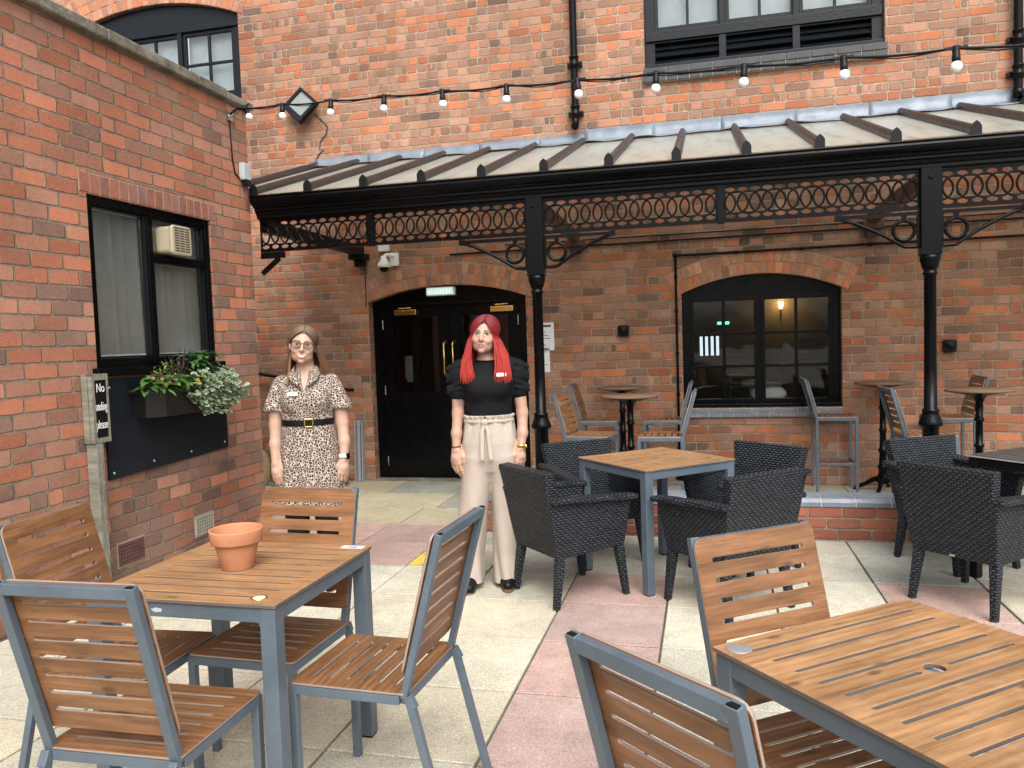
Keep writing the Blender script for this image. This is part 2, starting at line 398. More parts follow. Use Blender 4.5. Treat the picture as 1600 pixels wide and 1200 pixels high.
M_CHROME = simple('brushed_steel', (.55,.56,.57), .3, 1.0)
M_PAPER = simple('paper', (.72,.74,.76), .7, var=.04)
M_INK = simple('ink_grey', (.10,.10,.11), .8)
M_TERRA = simple('terracotta', (.43,.19,.10), .82, 0, .3, var=.14, vscale=14, bump=.0008)
M_OLDWOOD = wood_mat('weathered_post_wood', (.085,.08,.06), (.19,.18,.145), (.30,.285,.235), .85)
M_BLUEBRICK = simple('blue_engineering_brick', (.155,.185,.225), .42, 0, .5, var=.28, vscale=8, bump=.002)
EXPOSURE = 0.95
# ================================================================== GROUND
g = MB(); g.add([(-60,-60,-.03),(60,-60,-.03),(60,60,-.03),(-60,60,-.03)], [(0,1,2,3)]); tag(g.build('ground', M_GROUND), kind='structure')
XL = -3.65; YK = 5.91; YF = 8.05; YC = 5.97        # outbuilding face, dwarf wall face, facade face, outbuilding corner
PX, PY, PP = -1.988, 4.945, .5835
CREAM, PINK, GREY = (.60,.565,.445), (.52,.37,.325), (.47,.455,.38)
b = MB(); gap = .0058
def slab(mb, x0, x1, y0, y1, base, rough=1.0, z=0.0):
    k = RNG.uniform(.88, 1.10); tnt = RNG.uniform(-.03, .03)
    col = tuple(c*k*(1+tnt*(1,0,-1)[i]) for i, c in enumerate(base)); dz = RNG.uniform(-.002, .002); e = .0035
    tl = RNG.uniform(-.0012, .0012, 4)
    vs = []
    for ins, zz in ((0,-.022),(0,-.003),(e,0)):
        for q, (x, y) in enumerate(((x0+ins,y0+ins),(x1-ins,y0+ins),(x1-ins,y1-ins),(x0+ins,y1-ins))): vs.append((x, y, z+zz+dz+tl[q]))
    fs = [(8,9,10,11)]+[(l*4+i, l*4+(i+1)%4, (l+1)*4+(i+1)%4, (l+1)*4+i) for l in (0,1) for i in range(4)]
    mb.add(vs, fs, 0, False, None, col)
for i in range(-3, 12):
    x0 = PX+i*PP
    for j in range(-14, 3):
        y0 = PY+j*PP; y1 = y0+PP
        xa, xb = max(x0, XL+.01), x0+PP
        if xb-xa < .05 or y0 > YK: continue
        if j >= 0 and i >= 0: y1 = min(y1, YK-.004)
        if y1-y0 < .04: continue
        c = CREAM
        if j < 0 and (i-2) % 3 == 0: c = PINK
        if i == -1 and j < 0: c = CREAM
        if i < 0 and j >= 0: c = PINK if j <= 1 else CREAM
        elif j >= 0: c = GREY if i > 0 or j > 0 else CREAM
        if i < 0 and j >= 2: continue
        slab(b, xa+gap, xb-gap, y0+gap, y1-gap, c)
tag(b.build('paving', M_PAVE), kind='structure')
# passage to the door and the strip under the canopy
b = MB(); OLD = (.46,.42,.30)
yp = PY+2*PP
for r_, (y0, y1) in enumerate(((yp,6.72),(6.72,7.36),(7.36,8.02))):
    x = XL-.9+.28*(r_ % 2)
    while x < -1.78:
        xb = x+RNG.uniform(.62,.95)
        if xb > -2.3: xb = -1.76
        if xb > XL-.6: slab(b, x+.004, xb-.004, y0+.004, y1-.004, OLD if RNG.random() < .75 else (.36,.36,.30))
        x = xb
y = 6.15
for y0, y1 in ((6.15,6.75),(6.75,7.36),(7.36,8.04)):
    x = -1.76
    while x < 5.2: slab(b, x+.004, x+.6-.004, y0+.004, y1-.004, (.40,.375,.29)); x += .6
tag(b.build('path', M_PAVE), kind='structure')
b = MB(); b.box(XL-.9,6,-4.2,8.04,-.028,-.012); tag(b.build('pavement_bed', M_JOINT), kind='structure')
M_YEL = NT('worn_yellow_paint'); _o = M_YEL.coord()
M_YELLOW = M_YEL.pbr(M_YEL.ramp(M_YEL.noise(_o, 22, 5, .7), [(.34,(.30,.27,.17)),(.46,(.62,.46,.05)),(.7,(.70,.54,.07))]), .8)
b = MB(); b.box(-1.975,-1.885,PY+.01,PY+2*PP-.01,.0025,.0065); tag(b.build('painted_line', M_YELLOW), kind='structure')

# ================================================================== MAIN BRICK BUILDING
main = thing('brick_building', 'tall old red brick building with arched windows and black double doors behind the canopy', 'building', (0,YF,0))
def wloc(o): o.location = (0,-YF,0); return o        # parts are modelled in world coordinates
def arch_poly(x0, x1, z0, zs, rise, n=18):
    w = (x1-x0)/2; cx = (x0+x1)/2; R = (w*w+rise*rise)/(2*rise); cz = zs+rise-R; a = math.asin(w/R)
    top = [(cx+R*math.sin(a-2*a*i/n), cz+R*math.cos(a-2*a*i/n)) for i in range(n+1)]
    return [(x0,z0),(x1,z0)]+top
DOOR = (-3.55,-1.80,0.0,1.945,.15); WIN = (-.225,1.253,.755,1.885,.165)
UPR = (-.53,1.645,4.09,5.75,.35); UPL = (-7.2,-4.955,4.05,5.20,.22)
outer = [(-11,-.02),(7,-.02),(7,8.2),(-11,8.2)]
dp = arch_poly(*DOOR); dp[0] = (DOOR[0],.002); dp[1] = (DOOR[1],.002)
vs, fs = plate([outer], [dp, arch_poly(*WIN), arch_poly(*UPR), arch_poly(*UPL)], .34)
b = MB(); b.add(vs, fs, 0, False, T(0,YF+.17,0) @ XZ); wloc(b.build('wall', M_FACADE, main))
# brick arches (voussoirs)
ACOL = [(.50,.205,.105),(.45,.17,.085),(.41,.205,.13),(.39,.19,.12),(.32,.165,.115),(.46,.245,.155)]
def voussoirs(x0, x1, zs, rise, rings, name, bright=1.0, bw=.066, ext=.06):
    w = (x1-x0)/2; cx = (x0+x1)/2; R = (w*w+rise*rise)/(2*rise); cz = zs+rise-R; a = math.asin(w/R)
    b = MB(); n = 24
    ro = R+rings*.113+.006
    pts = [(cx+rr*math.sin(t), cz+rr*math.cos(t)) for rr, t in [(R, -a-ext/R+(2*a+2*ext/R)*i/n) for i in range(n+1)]+[(ro, a+ext/R-(2*a+2*ext/R)*i/n) for i in range(n+1)]]
    v, f = plate([pts], [], .01); b.add(v, f, 1, False, T(0,YF+.0035,0) @ XZ)
    for ring in range(rings):
        r0 = R+.003+ring*.113; r1 = r0+.104; nb = int(2*(a*r0+ext)/bw); da = (2*a+2*ext/r0)/nb; th = -a-ext/r0
        for k in range(nb):
            g_ = .0038/r0; t0, t1 = th+k*da+g_, th+(k+1)*da-g_; y0 = YF-.004-RNG.uniform(0,.005)
            jj = RNG.uniform(-.003,.003,4)
            q = [(cx+(r0+jj[0])*math.sin(t0), cz+(r0+jj[0])*math.cos(t0)),(cx+(r0+jj[1])*math.sin(t1), cz+(r0+jj[1])*math.cos(t1)),(cx+(r1+jj[2])*math.sin(t1), cz+(r1+jj[2])*math.cos(t1)),(cx+(r1+jj[3])*math.sin(t0), cz+(r1+jj[3])*math.cos(t0))]
            vv = [(x, y0, z) for x, z in q]+[(x, YF+.05, z) for x, z in q]
            kk = RNG.uniform(.78,1.15)*bright; c = ACOL[RNG.integers(len(ACOL))]
            b.add(vv, [(0,1,2,3),(7,6,5,4),(0,4,5,1),(1,5,6,2),(2,6,7,3),(3,7,4,0)], 0, False, None, tuple(kk*q_ for q_ in c))
    return wloc(b.build(name, [M_ARCH, M_MORTAR], main, bevel=.003))
voussoirs(-3.55,-1.80,1.945,.15,2,'brick_arch',.92); voussoirs(-.225,1.253,1.885,.165,2,'brick_arch',1.1)
voussoirs(-.53,1.645,5.75,.35,3,'brick_arch'); voussoirs(-7.2,-4.955,5.20,.22,3,'brick_arch',1.1)
def brick_sill(x0, x1, rows, yout, L_, name, mats):
    b = MB(); zz = rows[0]
    b.box(x0+.004,x1-.004,YF-yout+.006,YF+.02,rows[0]+.003,rows[-1]-.003,1)
    for q in range(len(rows)-1):
        l = L_[q]; n = round((x1-x0)/l); l = (x1-x0)/n
        for k in range(n):
            b.box(x0+k*l+.004, x0+(k+1)*l-.004, YF-yout-RNG.uniform(0,.003)-.006*q, YF+.03, rows[q]+.004, rows[q+1]-.004, 0)
    return wloc(b.build(name, mats, main, bevel=.004))
brick_sill(-.2,1.255,(.66,.705,.752),.04,(.112,.222),'sill',[M_BLUEBRICK, simple('pink_pointing',(.58,.42,.31),.9)])
M_OLDBLUE = simple('painted_brick_sill', (.030,.034,.040), .5, 0, .5, var=.4, vscale=7, bump=.003)
brick_sill(-.545,1.66,(3.945,4.015,4.085),.045,(.108,.222),'sill',[M_OLDBLUE, M_MORTAR])
brick_sill(-7.2,-4.94,(3.93,4.0,4.06),.045,(.108,.222),'sill',[M_OLDBLUE, M_MORTAR])

def win_frame(x0, x1, z0, zs, rise, y, t, name, mat, holes):
    """arched joinery panel with rectangular openings"""
    v, f = plate([arch_poly(x0+.002, x1-.002, z0, zs-.002, rise)], [rrect(*h, 0) for h in holes], t)
    b = MB(); b.add(v, f, 0, False, T(0,y+t/2,0) @ XZ); return wloc(b.build(name, mat, main, bevel=.003)), b
def bars(mb, h, cols, rows, y, w=.027, d=.03):
    x0, x1, z0, z1 = h
    for i in range(1, cols): x = x0+(x1-x0)*i/cols; mb.box(x-w/2,x+w/2,y,y+d,z0-.002,z1+.002)
    for j in range(1, rows): z = z0+(z1-z0)*j/rows; mb.box(x0-.002,x1+.002,y-.003,y+d-.003,z-w/2,z+w/2)
# lower window -------------------------------------------------------
sash = [(-.112,.462,.835,1.80),(.562,1.142,.835,1.80)]
hol = [(-.15,.50,.80,1.835),(.525,1.18,.80,1.835)]
wf, _ = win_frame(-.225,1.253,.76,1.885,.165,YF+.085,.07,'window',M_BLACK,hol)
for (a0,a1,c0,c1), (h0,h1,k0,k1) in zip(hol, sash):
    b = MB(); b.box(a0,h0,YF+.075,YF+.125,c0,c1); b.box(h1,a1,YF+.075,YF+.125,c0,c1); b.box(h0,h1,YF+.075,YF+.125,c0,k0); b.box(h0,h1,YF+.075,YF+.125,k1,c1)
    bars(b, (h0,h1,k0,k1), 2, 3, YF+.085); b.build('sash_frame', M_BLACK, wf, bevel=.003)
    b = MB(); b.box(h0-.005,h1+.005,YF+.10,YF+.104,k0-.005,k1+.005); b.build('pane', M_GLASS, wf)
b = MB(); b.box(-.225,1.253,YF+.01,YF+.13,.752,.79); b.build('window_sill', M_BLACK, wf, bevel=.006)
# upper windows ------------------------------------------------------
M_SKYREFL = simple('pale_sky_reflection', (.55,.58,.63), .8, var=.1)  # pale colour stands in for sky reflected in the upper panes
def upper_window(x0, x1, z0, zs, rise, zmid, zg1, ncas):
    W_ = (x1-x0-.16)/ncas; hol = [(x0+.10+k*W_-.0, x0+.08+(k+1)*W_-.02, zmid+.06, zg1) for k in range(ncas)]
    lou = [(h[0]+.0,h[1],z0+.06,zmid-.06) for h in hol]
    w, _ = win_frame(x0, x1, z0, zs, rise, YF+.06, .08, 'window', M_BLUEBLK, hol+lou)
    for h in hol:
        b = MB(); i = .035; a = (h[0]+i,h[1]-i,h[2]+i,h[3]-i)
        b.box(h[0],a[0],YF+.07,YF+.115,h[2],h[3]); b.box(a[1],h[1],YF+.07,YF+.115,h[2],h[3]); b.box(a[0],a[1],YF+.07,YF+.115,h[2],a[2]); b.box(a[0],a[1],YF+.07,YF+.115,a[3],h[3])
        bars(b, a, 2, max(2, round((a[3]-a[2])/.34)), YF+.075); b.build('sash_frame', M_BLUEBLK, w, bevel=.003)
        b = MB(); b.box(a[0]-.004,a[1]+.004,YF+.09,YF+.094,a[2]-.004,a[3]+.004); b.build('pane', M_GLASS, w)
        b = MB(); b.box(a[0]-.03,a[1]+.03,YF+.18,YF+.186,a[2]-.03,a[3]+.03); b.build('sky_reflection_panel', M_SKYREFL, w)  # panel added behind the glass to carry the reflected sky tone
    for h in lou:
        b = MB(); n = 3
        for k in range(n):
            z = h[2]+(h[3]-h[2])*(k+.5)/n
            b.beam((h[0]-.004,YF+.10,z),(h[1]+.004,YF+.10,z),.012,.105,(0,-.8,-.62) if True else None)
        b.box(h[0]-.01,h[1]+.01,YF+.17,YF+.18,h[2]-.01,h[3]+.01); b.build('louvre', M_BLUEBLK, w)
    b = MB(); b.box(x0+.01,x1-.01,YF+.035,YF+.06,zmid-.045,zmid+.045); b.box(x0+.004,x1-.004,YF+.02,YF+.06,z0-.0,z0+.045)
    for h in hol[1:]: b.box(h[0]-.058,h[0]-.004,YF+.045,YF+.06,zmid+.045,zg1+.02); b.box(h[0]-.065,h[0]+.003,YF+.045,YF+.06,z0+.045,zmid-.045)
    b.box(x0+.01,x1-.01,YF+.04,YF+.06,zg1+.005,zg1+.06)
    b.build('transom', M_BLUEBLK, w, bevel=.004)
upper_window(-.53,1.645,4.09,5.75,.35,4.405,5.70,3)
upper_window(-7.2,-4.955,4.065,5.20,.22,4.30,5.08,3)
# door set -----------------------------------------------------------
b = MB(); v, f = plate([arch_poly(-3.548,-1.802,.004,1.943,.15)], [rrect(-3.45,-1.90,0.0,1.88,0)], .10)
v, f = plate([[(-3.548,.004),(-3.455,.004),(-3.455,1.885),(-1.895,1.885),(-1.895,.004),(-1.802,.004)]+arch_poly(-3.548,-1.802,.004,1.943,.15)[2:]], [], .10)
b.add(v, f, 0, False, T(0,YF+.16,0) @ XZ); b.box(-3.55,-1.80,YF+.08,YF+.11,1.895,1.915)
dfm = wloc(b.build('door_frame', M_BLACK, main, bevel=.004))
for x0, x1, hs in ((-3.45,-2.682,1),(-2.676,-1.90,-1)):
    w = x1-x0; p1 = (x0+.115,x0+w/2-.045,.955,1.765); p2 = (x0+w/2+.045,x1-.125,.955,1.765)
    v, f = plate([rrect(x0,x1,.012,1.878,0)], [rrect(*p1,0), rrect(*p2,0)], .045)
    b = MB(); b.add(v, f, 0, False, T(0,YF+.135,0) @ XZ)
    for q in (p1, p2):
        for z0, z1 in ((.24,.80),):
            b.box(q[0]-.01,q[1]+.01,YF+.106,YF+.113,z0,z0+.022); b.box(q[0]-.01,q[1]+.01,YF+.106,YF+.113,z1-.022,z1)
            b.box(q[0]-.01,q[0]+.014,YF+.106,YF+.113,z0,z1); b.box(q[1]-.014,q[1]+.01,YF+.106,YF+.113,z0,z1); b.box(q[0]+.04,q[1]-.04,YF+.107,YF+.113,z0+.05,z1-.05)
        b.box(q[0]-.012,q[1]+.012,YF+.104,YF+.112,q[2]-.014,q[2]); b.box(q[0]-.012,q[1]+.012,YF+.104,YF+.112,q[3],q[3]+.014)
    d = wloc(b.build('door', M_BLACK, main, bevel=.003))
    b = MB()
    for q in (p1, p2): b.box(q[0]-.004,q[1]+.004,YF+.132,YF+.137,q[2]-.004,q[3]+.004)
    b.build('pane', M_GLASSD, d)
    hx = x1-.048 if hs > 0 else x0+.045
    b = MB(); b.tube([(hx,YF+.112,1.14),(hx,YF+.075,1.145),(hx,YF+.06,1.165),(hx,YF+.06,1.465),(hx,YF+.075,1.485),(hx,YF+.112,1.49)], .011, 10)
    for z in (1.14,1.49): b.lathe([(0.0001,-.008),(.022,-.006),(.024,0),(.02,.004)], (0,0,0), 16, 0, T(hx,YF+.106,z) @ RX(PI/2))
    b.build('handle', M_BRASS, d)
    cx = x0+.17 if hs > 0 else x1-.30
    b = MB(); b.box(cx,cx+.25,YF+.055,YF+.112,1.795,1.85); b.beam((cx+.05,YF+.06,1.868),(cx+.19,YF+.075,1.872),.012,.008); b.build('door_closer', M_BRASS, d, bevel=.004)
    b = MB(); ex = x0+.012 if hs > 0 else x1-.012
    for z in (.2,.98,1.7): b.tube([(ex,YF+.108,z-.05),(ex,YF+.108,z+.05)], .007, 8)
    b.build('hinge', M_CHROME, d)
b = MB(); b.box(-3.55,-1.80,YF-.02,YF+.34,-.01,.012); wloc(b.build('doorstep', M_STONE, main))
# interior seen through the glass -------------------------------------
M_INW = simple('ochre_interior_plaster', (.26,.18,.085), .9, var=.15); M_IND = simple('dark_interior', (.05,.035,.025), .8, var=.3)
b = MB(); b.box(-1.2,3.4,12.4,12.5,0,3.0); wloc(b.build('interior_wall', M_INW, main))
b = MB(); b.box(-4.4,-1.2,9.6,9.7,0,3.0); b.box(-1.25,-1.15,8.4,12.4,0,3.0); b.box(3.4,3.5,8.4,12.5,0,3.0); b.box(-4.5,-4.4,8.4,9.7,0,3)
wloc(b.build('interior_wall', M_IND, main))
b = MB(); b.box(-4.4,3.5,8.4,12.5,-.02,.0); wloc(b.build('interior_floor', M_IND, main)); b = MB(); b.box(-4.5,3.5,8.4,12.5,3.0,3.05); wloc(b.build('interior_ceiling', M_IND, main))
b = MB(); b.box(-3.36,-3.28,8.9,9.58,0,2.2); b.box(-2.95,-2.86,9.5,9.59,0,2.1); b.box(-2.42,-2.36,9.5,9.59,0,2.1); b.box(-2.95,-2.36,9.52,9.59,1.5,1.54); wloc(b.build('interior_frame', simple('interior_timber',(.20,.14,.08),.6), main))
# things inside
t = thing('soap_dispenser', 'white hand sanitiser dispenser on the wall seen through the left door pane', 'dispenser', (-3.40,8.86,1.2))
b = MB(); b.add(*plate([rrect(-.06,.06,-.14,.14,.03)], [], .1, .015), 0, False, XZ); b.build('body', M_WHITE, t); b = MB(); b.box(-.03,.03,-.06,.02,-.17,-.139); b.build('nozzle', M_WHITE, t)
t = thing('wall_lamp', 'small lit amber wall lamp inside the room seen through the arched window', 'lamp', (1.084,12.36,1.83))
b = MB(); b.lathe([(.022,-.02),(.04,.08),(.036,.08),(.02,-.015)], n=16); b.build('lamp_shade', emit_mat('warm_lamp_glow',(1,.62,.22),5), t)
b = MB(); b.tube([(0,.05,-.12),(0,0,-.12),(0,0,-.02)], .012, 8); b.build('bracket', M_BRASS, t)
li = bpy.data.lights.new('lamp_bulb', 'POINT'); li.energy = 1.8; li.color = (1,.7,.35); li.shadow_soft_size = .05; lo = bpy.data.objects.new('lamp_bulb', li); C.objects.link(lo); lo.parent = t; lo.location = (0,-.14,.1)
for q, x in enumerate((-.028,.132)):
    b = MB()
    b.add(*plate([rrect(-.075,.075,-.16,.16,0)], [rrect(-.06,-.018,-.145,.145,0), rrect(.018,.06,-.145,.145,0)], .03), 0, False, XZ); 
    t = thing('far_window', 'small bright far window inside the dark room, '+('left one' if q == 0 else 'right one')+' of the pair', 'window', (x,12.37,1.293), 0, 'bright far windows in the room')
    b.build('frame', M_BLACK, t); b = MB(); b.box(-.065,.065,.0,.004,-.15,.15); b.build('pane', emit_mat('daylit_pane',(.8,.92,1),.6), t)
t = thing('exit_light', 'pair of small green lit spots high inside the room behind the arched window', 'light', (.25,11.9,1.625))
b = MB(); b.box(-.11,.11,0,.04,-.03,.03); b.build('housing', M_BLACK, t)
M_GREENL = emit_mat('green_glow', (.10,.85,.42), 1.6)
for x in (-.055,.055): b = MB(); b.add(*plate([rrect(-.028,.028,-.02,.02,.008)], [], .006), 0, False, T(x,-.004,0) @ XZ); b.build('lamp', M_GREENL, t)
# ================================================================== LEFT OUTBUILDING
outb = thing('brick_outbuilding', 'low red brick outbuilding with stone coping and a curtained window on the left', 'building', (XL-1.5,3.0,0))
def oloc(o): o.location = (-(XL-1.5),-3.0,0); return o
ZT = 3.45; LW = (4.155,5.405,1.405,2.475)
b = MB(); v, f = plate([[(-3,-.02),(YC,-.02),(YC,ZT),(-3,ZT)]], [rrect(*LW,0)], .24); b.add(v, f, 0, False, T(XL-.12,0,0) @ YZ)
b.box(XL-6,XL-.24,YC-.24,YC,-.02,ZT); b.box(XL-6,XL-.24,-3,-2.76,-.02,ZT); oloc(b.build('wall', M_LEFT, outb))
b = MB(); b.box(XL-6,XL-.2,-2.9,YC-.2,3.1,3.2); oloc(b.build('roof', M_LEAD, outb))
b = MB(); y = -3.0
while y < YC-.45:
    y1 = min(y+.92, YC-.33); b.box(XL-.30,XL+.055,y+.004,y1-.004,ZT+.002,ZT+.075+RNG.uniform(0,.004)); y = y1
b.box(XL-6,XL-.31,YC-.28,YC+.03,ZT+.002,ZT+.062); b.box(XL-.30,XL+.055,YC-.32,YC+.045,ZT+.002,ZT+.06)
oloc(b.build('coping', M_STONE, outb, bevel=.012))
# soldier-course lintel
b = MB(); y = LW[0]-.06; n = 16; w = (LW[1]-LW[0]+.12)/n
for k in range(n):
    c = [(.24,.115,.085),(.30,.12,.08),(.27,.13,.10),(.20,.11,.095)][RNG.integers(4)]; kk = RNG.uniform(.85,1.2)
    b.box(XL-.05,XL+.0035+RNG.uniform(0,.002),y+k*w+.005,y+(k+1)*w-.005,2.482,2.598,0,None,tuple(kk*q for q in c))
b.box(XL-.05,XL+.0012,y,y+n*w,2.478,2.602,1); oloc(b.build('lintel', [M_ARCH, M_MORTAR], outb, bevel=.003))
# air bricks
for (y0,y1,z0,z1,mt,nx,nz) in ((4.235,4.47,.135,.275,simple('dark_air_brick',(.10,.045,.04),.85,var=.3),9,5),(5.02,5.235,.135,.27,simple('pale_air_brick',(.30,.28,.23),.85,var=.2),7,5)):
    hs = []; a, c = (y1-y0-.02)/nx, (z1-z0-.02)/nz
    for i in range(nx):
        for j in range(nz): hs.append(rrect(y0+.01+i*a+a*.2,y0+.01+(i+1)*a-a*.2,z0+.01+j*c+c*.2,z0+.01+(j+1)*c-c*.2,0))
    b = MB(); v, f = plate([rrect(y0,y1,z0,z1,0)], hs, .012); b.add(v, f, 0, False, T(XL+.002,0,0) @ YZ); o = oloc(b.build('air_vent', mt, outb))
    b = MB(); b.box(XL-.002,XL+.0012,y0-.012,y1+.012,z0-.012,z1+.012); b.build('vent_surround', M_MORTAR if mt.name.startswith('dark') else mt, o)
    b = MB(); b.box(XL-.0015,XL+.0019,y0+.003,y1-.003,z0+.003,z1-.003); b.build('vent_void', M_IND, o)
# window
def fr(mb, y0, y1, z0, z1, w, x0, x1):
    mb.box(x0,x1,y0,y0+w,z0,z1); mb.box(x0,x1,y1-w,y1,z0,z1); mb.box(x0,x1,y0+w,y1-w,z0,z0+w); mb.box(x0,x1,y0+w,y1-w,z1-w,z1)
b = MB(); y0, y1, z0, z1 = LW; fr(b, y0+.002, y1-.002, z0+.002, z1-.002, .055, XL-.10, XL-.015)
b.box(XL-.095,XL-.02,4.715,4.765,z0+.057,z1-.057); b.box(XL-.09,XL-.022,4.765,y1-.057,2.12,2.155)
wn = oloc(b.build('window', M_BLACK, outb, bevel=.004))
b = MB()
fr(b, y0+.058, 4.713, z0+.058, z1-.058, .012, XL-.08, XL-.03); fr(b, 4.768, y1-.06, z0+.06, 2.117, .012, XL-.08, XL-.03); fr(b, 4.768, y1-.06, 2.158, z1-.06, .012, XL-.08, XL-.03)
b.build('casement_frame', M_BLACKM, wn, bevel=.002)
M_SPECK = glass_mat('rain_specked_glass', (.96,.98,.97), .8, .12)
for a in ((y0+.08,4.692,z0+.08,z1-.08),(4.786,y1-.08,z0+.08,2.10),(4.786,y1-.08,2.176,z1-.08)):
    b = MB(); b.box(XL-.062,XL-.058,a[0],a[1],a[2],a[3]); b.build('pane', M_SPECK, wn)
b = MB(); b.box(XL-.06,XL+.045,y0-.04,y1+.04,z0-.055,z0); b.build('window_sill', M_BLACK, wn, bevel=.008)
# net curtain behind the glass
M_NET = NT('net_curtain'); _k = M_NET.mapr(M_NET.noise(M_NET.coord(), 45, 3, .7), .3, .7, .85, 1.1)
M_NETM = M_NET.pbr(M_NET.mix(1.0, (.88,.92,.89,1), M_NET.comb(_k,_k,_k), 'MULTIPLY'), .9)
def curtain(ya, yb, za, zb, amp, wl):
    N = 320; vs = []; fs = []
    for i in range(N+1):
        y = ya+(yb-ya)*i/N; ph = y*2*PI/wl+.6*math.sin(y*5.1)
        for z, k in ((za,1.0),((za+zb)/2,.9),(zb,.75)): vs.append((XL-.142-amp*k*(math.sin(ph+.5*math.sin(y*7+z))+.35*math.sin(ph*.47+1)), y+.004*math.sin(z*3+ph), z))
    for i in range(N):
        for k in (0,1): fs.append((i*3+k,(i+1)*3+k,(i+1)*3+k+1,i*3+k+1))
    m = MB(); m.add(vs, fs, 0, True); return m
o = curtain(4.16,5.40,1.42,2.46,.050,.118).build('net_curtain', M_NETM); tag(o, 'pale wavy net curtain hanging behind the side window glass', 'curtain')
b = MB(); b.box(XL-.9,XL-.25,3.8,5.8,1.0,2.9); b.f = b.f[:5]; b.m = b.m[:5]; b.s = b.s[:5]; b.c = b.c[:5]; oloc(b.build('interior_wall', M_IND, outb))
# extractor fan
b = MB(); b.add(*plate([rrect(4.86,5.075,2.165,2.375,.03)], [], .03, .010), 0, False, T(XL+.05,0,0) @ YZ); b.add(*plate([rrect(4.85,5.05,2.175,2.365,.03)], [], .12), 0, False, T(XL-.02,0,0) @ YZ)
fan = oloc(b.build('extractor_fan', M_CREAM, outb)); b = MB()
for k in range(10):
    for j in range(3): b.box(XL+.0650,XL+.0660,4.885+j*.057,4.885+j*.057+.048,2.192+k*.0175,2.192+k*.0175+.0095)
b.build('grille', simple('fan_slots',(.05,.045,.035),.8), fan)
b = MB(); b.box(XL-.0575,XL-.055,5.14,5.22,2.2,2.33); b.build('paper_note', M_PAPER, wn)
# painted board under the window
b = MB(); v, f = plate([[(4.185,.700),(5.455,.735),(5.455,1.335),(4.185,1.335)]], [], .018); b.add(v, f, 0, False, T(XL+.0095,0,0) @ YZ)
bd = oloc(b.build('painted_board', M_PANEL, outb, bevel=.002)); b = MB()
for y, z in ((4.225,.74),(4.60,.76),(5.0,.765),(5.41,.78),(4.225,1.28),(5.41,1.24)): b.lathe([(.0001,.004),(.007,.003),(.009,0)], (0,0,0), 10, 0, T(XL+.019,y,z) @ RY(PI/2))
b.build('screw', M_CHROME, bd)

# ================================================================== DWARF WALL
dw = thing('dwarf_wall', 'low red brick dwarf wall capped with blue bullnose bricks', 'wall', (1.5,6.02,0))
def dloc(o): o.location = (-1.5,-6.02,0); return o
b = MB(); b.box(-1.72,5.2,YK,YK+.215,-.02,.238); dloc(b.build('brick_wall', M_DWARF, dw))
b = MB(); prof = [(YK-.006,.242),(YK+.221,.242),(YK+.221,.305),(YK+.045,.305),(YK+.012,.297),(YK-.004,.272)]
x = -1.735
while x < 5.1:
    b.extrude_x(prof, x+.0045, x+.228-.0045, 0, False); x += .228
b.extrude_x([(y_ if y_ > YK else y_+.006, z_-.006 if z_ > .27 else z_) for y_, z_ in prof], -1.73, x-.006, 1)
dloc(b.build('capping', [M_BLUEBRICK, simple('pale_pointing',(.46,.42,.34),.9)], dw))

# ================================================================== CANOPY
can = thing('glazed_canopy', 'black cast iron canopy with pierced ring frieze and cream glazed lean-to roof', 'canopy', (0,6.0,2.5))
def cloc(o): o.location = (0,-6.0,-2.5); return o
X0, X1 = -3.60, 5.2; YFZ = 6.03
PANELS = [(-3.60,-2.635),(-2.585,-1.325),(-1.185,.098),(.148,1.44),(1.575,2.845),(2.895,4.15)]
p = .0885
def frieze(x0, x1):
    b = MB(); W = x1-x0; n = max(1, round(W/p)); pp = W/n; z0, z1 = 2.305, 2.55; hs = []
    for zc in (z0+.030, z1-.030):
        for i in range(n): hs.append(oval(x0+pp*(i+.5), zc, .0350, .0180, 18))
    band = rrect(x0,x1,z0+.0635,z1-.0635,0)
    # two pierced bands and the end stiles in one plate: the big middle hole is the space for the rings
    v, f = plate([rrect(x0,x1,z0,z1,0)], hs+[rrect(x0+.012,x1-.012,z0+.054,z1-.054,0)], .014); b.add(v, f, 0, False, T(0,YFZ,0) @ XZ)
    zc = (z0+z1)/2; R = .079
    for i in range(0, n+1):
        cx = x0+pp*i; pts = []
        for k in range(40):
            t = 2*PI*k/40; pts.append((cx+R*math.cos(t), zc+.0800*math.sin(t)))
        run = []
        yy = YFZ-.004 if i % 2 else YFZ+.004
        inside = [x0+.004 <= q[0] <= x1-.004 for q in pts]
        if all(inside): b.tube([(q[0],yy,q[1]) for q in pts], .0080, 6, closed=True)
        else:
            k0 = next((k for k in range(40) if inside[k] and not inside[k-1]), None)
            if k0 is None: continue
            k = k0
            while inside[k % 40] and k < k0+40: run.append(pts[k % 40]); k += 1
            if len(run) > 2: b.tube([(q[0],yy,q[1]) for q in run], .0080, 6)
    b.box(x0,x1,YFZ-.016,YFZ+.016,z0-.014,z0+.004); b.box(x0,x1,YFZ-.016,YFZ+.016,z1-.004,z1+.012)
    return cloc(b.build('frieze_panel', M_BLACK, can))
for q in PANELS: frieze(*q)
for x0, x1 in ((-2.635,-2.585),(.098,.148),(2.845,2.895)):
    b = MB(); b.box(x0,x1,YFZ-.022,YFZ+.022,2.285,2.57); cloc(b.build('mullion', M_BLACK, can, bevel=.003))
